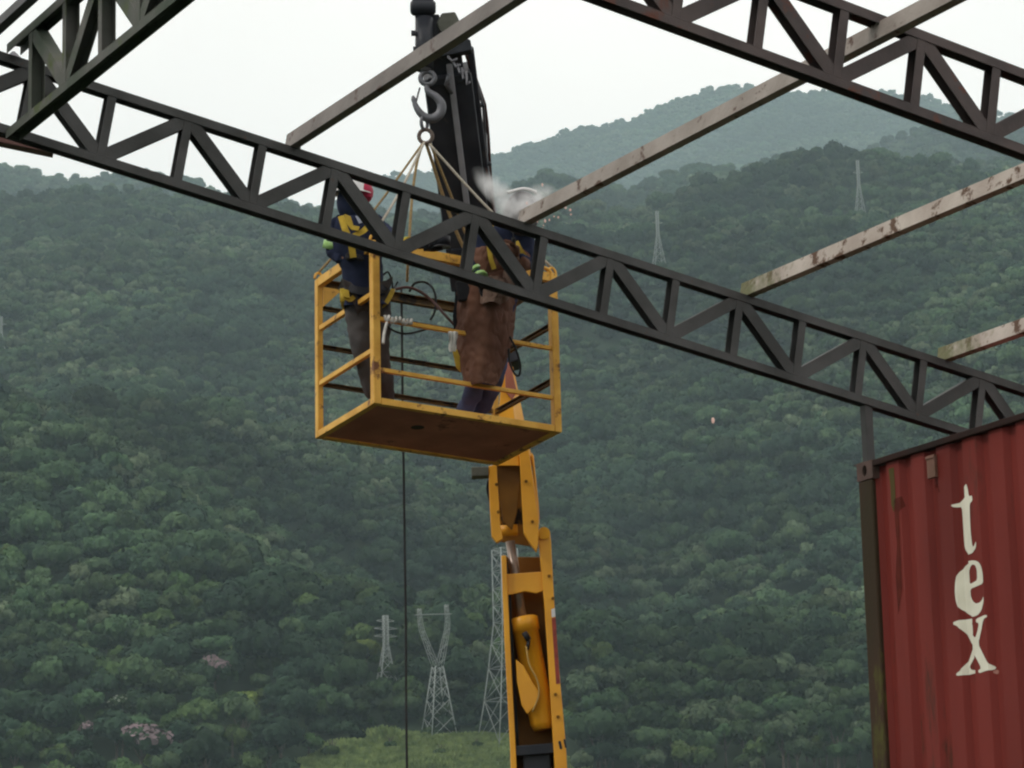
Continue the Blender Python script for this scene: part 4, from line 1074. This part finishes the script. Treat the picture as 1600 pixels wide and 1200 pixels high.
glove(J['wl'], J['wl']+V((.06, -.05, .01)), V((.1, .1, -1)), GLOVE, pl, 1.1)
glove(J['wr'], J['wr']+V((.09, -.02, .0)), V((0, -.4, -1)), GLOVE, pl, 1.25)
# grinder in his right-hand glove
gr = thing('angle_grinder', 'dark hand tool held out by the worker at the left of the basket', 'power tool', J['wr']+V((.13, -.03, -.02)))
g0 = J['wr']+V((.06, -.03, -.02)); g1 = J['wr']+V((.18, -.03, .0))
m_ = MB(); m_.tube([g0, g0.lerp(g1, .5), g1], [.034, .05, .052], 14); m_.build('motor_body', GLOVE, gr)
m_ = MB(); m_.tube([g1+V((0, 0, -.03)), g1+V((.005, 0, .04))], .055, 14); m_.build('gear_head', BLACK, gr)
m_ = MB(); m_.tube([g1+V((.0, -.012, -.036)), g1+V((.0, -.012, -.032))], .058, 20); m_.build('disc', GREYM, gr)

# -- welder at the right
YW = 19.45
def W_(px, py, dy=0): return at(px, py, YW+dy)
pw = thing('person', 'welder in brown leather apron and blue jeans at the right of the basket', 'person', B(.92, .40, .024))
fa, fb = B(.84, .36, .024), B(.98, .46, .024)
Q = dict(pel=W_(762, 478, .03), sp=W_(766, 440, -.02), ch=W_(780, 392, -.10), nk=W_(800, 352, -.15), hd=W_(812, 336, -.19), ht=W_(818, 322, -.24),
         sl=W_(748, 372, -.10), el=W_(742, 412, -.12), wl=W_(752, 436, -.22), sr=W_(822, 378, -.12), er=W_(828, 415, -.18), wr=W_(806, 402, -.30),
         hl=W_(746, 485, .02), kl=W_(752, 585, -.03), fl=fa+BZ*.10, hr=W_(778, 485, .06), kr=W_(776, 585, .06), fr=fb+BZ*.10)
body(Q, pw, 1.0); jk = jacket(Q, pw, NAVY, k=.86); trousers(Q, pw, JEANS); boots(Q, pw)
band(Q['el'], Q['wl'], .55, .058, .028, HIVIS, jk); band(Q['el'], Q['wl'], .9, .052, .028, HIVIS, jk)
# leather apron: curved sheet from the waist to the shins
def sheet(rows, M_, parent, name, thick=.006):
    m_ = MB(); g = []
    for cpx0, cpx1, y, dyc, bulge in rows:
        row = []
        for k in range(13):
            t = k/12; x = cpx0+(cpx1-cpx0)*t
            dy = dyc-.035-bulge*math.sin(math.pi*min(1, max(0, t)))**.7+.012*math.sin(t*14+y*.03)
            row.append(m_.bm.verts.new(W_(x, y+2.0*math.sin(t*9), dy)))
        g.append(row)
    for a, b in zip(g, g[1:]):
        for k in range(12): f = m_.bm.faces.new((a[k], a[k+1], b[k+1], b[k])); f.smooth = True
    o = m_.build(name, M_, parent); s_ = o.modifiers.new('t', 'SOLIDIFY'); s_.thickness = thick
    ss = o.modifiers.new('s', 'SUBSURF'); ss.levels = ss.render_levels = 3; fold(o, .035)
    return o
sheet([(728, 812, 384, -.02, .20), (722, 812, 410, .0, .20), (716, 808, 445, .02, .20), (716, 806, 475, .05, .21), (713, 804, 505, .05, .2), (714, 800, 535, .04, .18), (716, 792, 560, .03, .17), (720, 784, 580, .0, .14), (728, 776, 601, -.02, .12)], LEATH, pw, 'apron')
# hanging suede flap and folded sleeve over the apron's upper part
sheet([(738, 800, 432, -.03, .24), (742, 806, 446, -.02, .25), (744, 800, 460, -.02, .25), (748, 786, 474, -.02, .24)], LEATHG, pw, 'apron_flap')
skin('leather_sleeve', {'a': (Q['sr']+V((-.02, 0, -.04)), .062, None), 'b': (Q['er']+V((-.02, -.02, .0)), .058, 'a'), 'c': (Q['wr']+V((.0, .0, -.02)), .05, 'b')}, LEATH, pw)
skin('leather_sleeve', {'a': (W_(790, 418, -.22), .05, None), 'b': (W_(800, 440, -.20), .055, 'a'), 'c': (W_(790, 458, -.18), .05, 'b')}, LEATHG, pw)
strap([W_(768, 352, -.26), W_(764, 375, -.28), W_(766, 400, -.28), W_(772, 420, -.26)], .03, parent=pw)
strap([W_(806, 378, -.25), W_(812, 390, -.26), W_(820, 402, -.24), W_(824, 416, -.22)], .036, parent=pw)
strap([W_(716, 450, .0), W_(716, 470, .0), W_(713, 495, .0), W_(715, 520, .02)], .045, M_=mat('black_belt', (.02, .02, .026)), parent=pw, name='apron_strap')
MB().prism([W_(x, y, -.15) for x, y in ((711, 440), (724, 436), (736, 448), (732, 468), (716, 470))], V((0, .06, 0))).build('tool_pouch', GLOVE, pw, bevel=.01)
MB().prism([W_(x, y, -.05) for x, y in ((707, 548), (714, 545), (720, 560), (720, 580), (712, 572))], V((0, .05, 0))).build('belt_pouch', HARN, pw, bevel=.006)
# welding hood
hw = Q['hd'].lerp(Q['ht'], .3); f_ = V((.15, -.75, -.45)).normalized(); sx = f_.cross(Zd).normalized(); uu = sx.cross(f_)
m_ = MB(); m_.ell(hw, (.10, .115, .125), (sx, f_, uu)); m_.build('head_hood', NAVY, pw)
m_ = MB(); m_.ell(hw+f_*.035+uu*.0, (.118, .12, .15), (sx, f_, uu), u=20, v=14); hd_ = m_.build('welding_helmet', GREYH, pw)
m_ = MB(); m_.box(hw+f_*.152+uu*.03, (.10, .012, .055), (sx, f_, uu)); m_.build('lens', LENS, hd_, bevel=.004)
m_ = MB(); m_.tube(spline([hw+uu*.14-sx*.09, hw+uu*.165+f_*.03, hw+uu*.13+sx*.10], 6), .012, 7); m_.build('helmet_top_arc', WHITE, hd_)  # white arc over the top edge of the helmet
glove(Q['wl'], Q['wl']+V((.02, -.03, -.09)), V((.3, .6, 0)), GLOVE, pw, 1.0, -1)
glove(Q['wr'], Q['wr']+V((-.01, -.05, .08)), V((-.6, -.3, 0)), LEATH, pw, 1.25)
# electrode holder reaching the purlin joint
eh = thing('electrode_holder', 'welding electrode holder in the welder\'s raised glove at the purlin joint', 'welding tool', Q['wr'])
h0 = Q['wr']+V((-.01, -.05, .06)); h1 = R(2.84, .10, .02)
m_ = MB(); m_.tube([h0, h0.lerp(h1, .45)], .014, 8); m_.build('handle', RUBBER, eh)
m_ = MB(); m_.tube([h0.lerp(h1, .45), h1], .003, 6); m_.build('rod', GREYM, eh)

# ------------------------------------------------------------------ loose things on the basket
def cable(pts, r_, M_, label, name='welding_cable', cat='cable'):
    m_ = MB(); m_.tube(spline(pts, 8), r_, 7); tag(m_.build(name, M_, loc=pts[0]), label, cat)
G_ = lambda px, py, dy=0: at(px, py, 19.5+dy)
cable([G_(640, 455, .3), G_(648, 443, .2), G_(664, 441, .2), G_(677, 452, .2), G_(681, 472, .2), G_(678, 490, .2), G_(672, 500, .2)], .008, CABLE, 'thin dark cable loop above the back rail of the basket')
cable([G_(618, 452, .2), G_(636, 449, .2), G_(655, 455, .2), G_(675, 470, .2), G_(695, 492, .1), G_(714, 512, .05)], .010, HOSEB, 'brown welding cable draped from the back rail to the welder')
cable([G_(602, 495, -.2), G_(608, 512, -.2), G_(628, 521, -.2), G_(650, 519, -.2), G_(672, 512, -.2)], .007, CABLE, 'sagging dark cable under the front rail of the basket')
cable([G_(796, 525, -.1), G_(806, 545, -.1), G_(813, 570, -.1), G_(811, 586, -.1), G_(804, 584, -.1), G_(796, 565, -.1), G_(795, 545, -.1)], .007, CABLE, 'dark cable loop hanging behind the welder\'s apron')
cable([G_(596, 432, -.1), G_(606, 425, -.1), G_(612, 438, -.08), G_(614, 452, -.05), G_(618, 446, 0), G_(622, 440, 0)], .006, CABLE, 'thin dark lanyard at the left worker\'s hip')
def rag(cx, cy, w_, h_, Y_, label, seed):
    rnd = random.Random(seed); m_ = MB(); g = []
    for j in range(9):
        row = []
        for i in range(7):
            u, v = i/6-.5, j/8
            x = cx+u*w_*(1-.35*v)+1.2*rnd.uniform(-1, 1); y = cy+v*h_+1.2*rnd.uniform(-1, 1)
            row.append(m_.bm.verts.new(at(x, y, Y_+.03*math.sin(u*16+v*3)-.02)))
        g.append(row)
    for a, b in zip(g, g[1:]):
        for i in range(6): f = m_.bm.faces.new((a[i], a[i+1], b[i+1], b[i])); f.smooth = True
    o = m_.build('rag', RAG, loc=at(cx, cy, Y_)); tag(o, label, 'rag')
    s_ = o.modifiers.new('t', 'SOLIDIFY'); s_.thickness = .006
    ss = o.modifiers.new('s', 'SUBSURF'); ss.levels = ss.render_levels = 1
rY = (B(.42, 0, 0)).y
rag(707, 518, 15, 32, B(.60, -.03, 0).y, 'crumpled white rag hanging from the front rail beside the apron', 3)
m_ = MB(); a, b = B(.06, -.0, BH*.525), B(.26, 0, BH*.525)
sp = [a.lerp(b, k/24)+BZ*(.022*math.cos(k*1.9))+BY*(-.024+.01*math.sin(k*1.9)) for k in range(25)]
m_.tube(sp, .010, 6); tag(m_.build('rag_tie', RAG, loc=a), 'white cloth strip wound round the front rail near the post', 'rag')
cable([B(.07, -.03, BH*.50), B(.045, -.04, BH*.43), B(.03, -.05, BH*.36)], .010, RAG, 'loose white end of cloth hanging by the near post', 'rag_tail', 'rag')

# ------------------------------------------------------------------ smoke and sparks
arc = R(2.84, .10, .03)
SPARK = bpy.data.materials.new('glowing_spark'); SPARK.use_nodes = True
b_ = SPARK.node_tree.nodes['Principled BSDF']; b_.inputs['Emission Color'].default_value = (1, .62, .5, 1); b_.inputs['Emission Strength'].default_value = .35; b_.inputs['Base Color'].default_value = (.3, .2, .18, 1)
rs_ = random.Random(4); m_ = MB()
for i in range(24):
    px = 838+rs_.gauss(26, 24); py = 325+rs_.gauss(-2, 17)
    p = at(px, py, 19.0+rs_.uniform(-.3, .4)); r_ = rs_.uniform(.003, .008)
    m_.ell(p, (r_, r_, r_*rs_.uniform(1, 1.8)), u=6, v=5)
m_.ell(at(1114, 657, 19), (.011, .011, .02), u=7, v=6)
tag(m_.build('sparks', SPARK, loc=arc), 'scattered welding sparks flying right of the smoking purlin joint', 'sparks', kind='stuff')
SM = bpy.data.materials.new('smoke_volume'); SM.use_nodes = True; t = SM.node_tree; N = t.nodes; L = t.links; N.remove(N['Principled BSDF'])
pv = N.new('ShaderNodeVolumePrincipled'); pv.inputs['Color'].default_value = (.95, .96, .97, 1)
tc = N.new('ShaderNodeTexCoord'); nz = N.new('ShaderNodeTexNoise'); nz.inputs['Scale'].default_value = 9; nz.inputs['Detail'].default_value = 5; nz.inputs['Distortion'].default_value = .6
sb = N.new('ShaderNodeVectorMath'); sb.operation = 'SUBTRACT'; sb.inputs[1].default_value = (.5, .5, .5)
ln = N.new('ShaderNodeVectorMath'); ln.operation = 'LENGTH'
f1 = N.new('ShaderNodeMapRange'); f1.inputs[1].default_value = .5; f1.inputs[2].default_value = .05
f2 = N.new('ShaderNodeMapRange'); f2.inputs[1].default_value = .40; f2.inputs[2].default_value = .72; f2.inputs[4].default_value = 24
ml = N.new('ShaderNodeMath'); ml.operation = 'MULTIPLY'
L.new(tc.outputs['Generated'], sb.inputs[0]); L.new(sb.outputs[0], ln.inputs[0]); L.new(ln.outputs['Value'], f1.inputs[0])
L.new(tc.outputs['Object'], nz.inputs['Vector']); L.new(nz.outputs['Fac'], f2.inputs[0]); L.new(f1.outputs[0], ml.inputs[0]); L.new(f2.outputs[0], ml.inputs[1])
L.new(ml.outputs[0], pv.inputs['Density']); L.new(pv.outputs[0], N['Material Output'].inputs['Volume'])
def smoke(px, py, Y, rx, rz, ang, label):
    c = at(px, py, Y); o = MB().ell((0, 0, 0), (rx, .16, rz), u=20, v=14).build('smoke', SM)
    o.location = c; o.rotation_euler = (0, ang, 0); tag(o, label, 'smoke', kind='stuff')
smoke(806, 326, 19.02, .17, .12, .5, 'dense white welding smoke at the purlin joint')
smoke(778, 300, 19.25, .24, .085, .8, 'thin white smoke drifting up left across the crane arm')
smoke(838, 316, 19.0, .17, .12, -.3, 'faint smoke wisp above the end of the long pale purlin')

# ------------------------------------------------------------------ haze
m_ = MB(); m_.box((0, 0, 999), (13400, 13400, 2000))
hz = m_.build('haze', STEEL); tag(hz, kind='stuff'); hz['label'] = 'thin bluish air haze over the valley and the hills'; hz['category'] = 'haze'
HM = bpy.data.materials.new('haze_air'); HM.use_nodes = True; t = HM.node_tree; t.nodes.remove(t.nodes['Principled BSDF'])
pv = t.nodes.new('ShaderNodeVolumePrincipled'); pv.inputs['Density'].default_value = .000112; pv.inputs['Color'].default_value = (.68, .88, .96, 1); pv.inputs['Anisotropy'].default_value = 0
t.links.new(pv.outputs[0], t.nodes['Material Output'].inputs['Volume'])
hz.data.materials.clear(); hz.data.materials.append(HM)
zs_ = [v.co.z for v in GROUND.data.vertices]; print('max terrain', max(zs_))
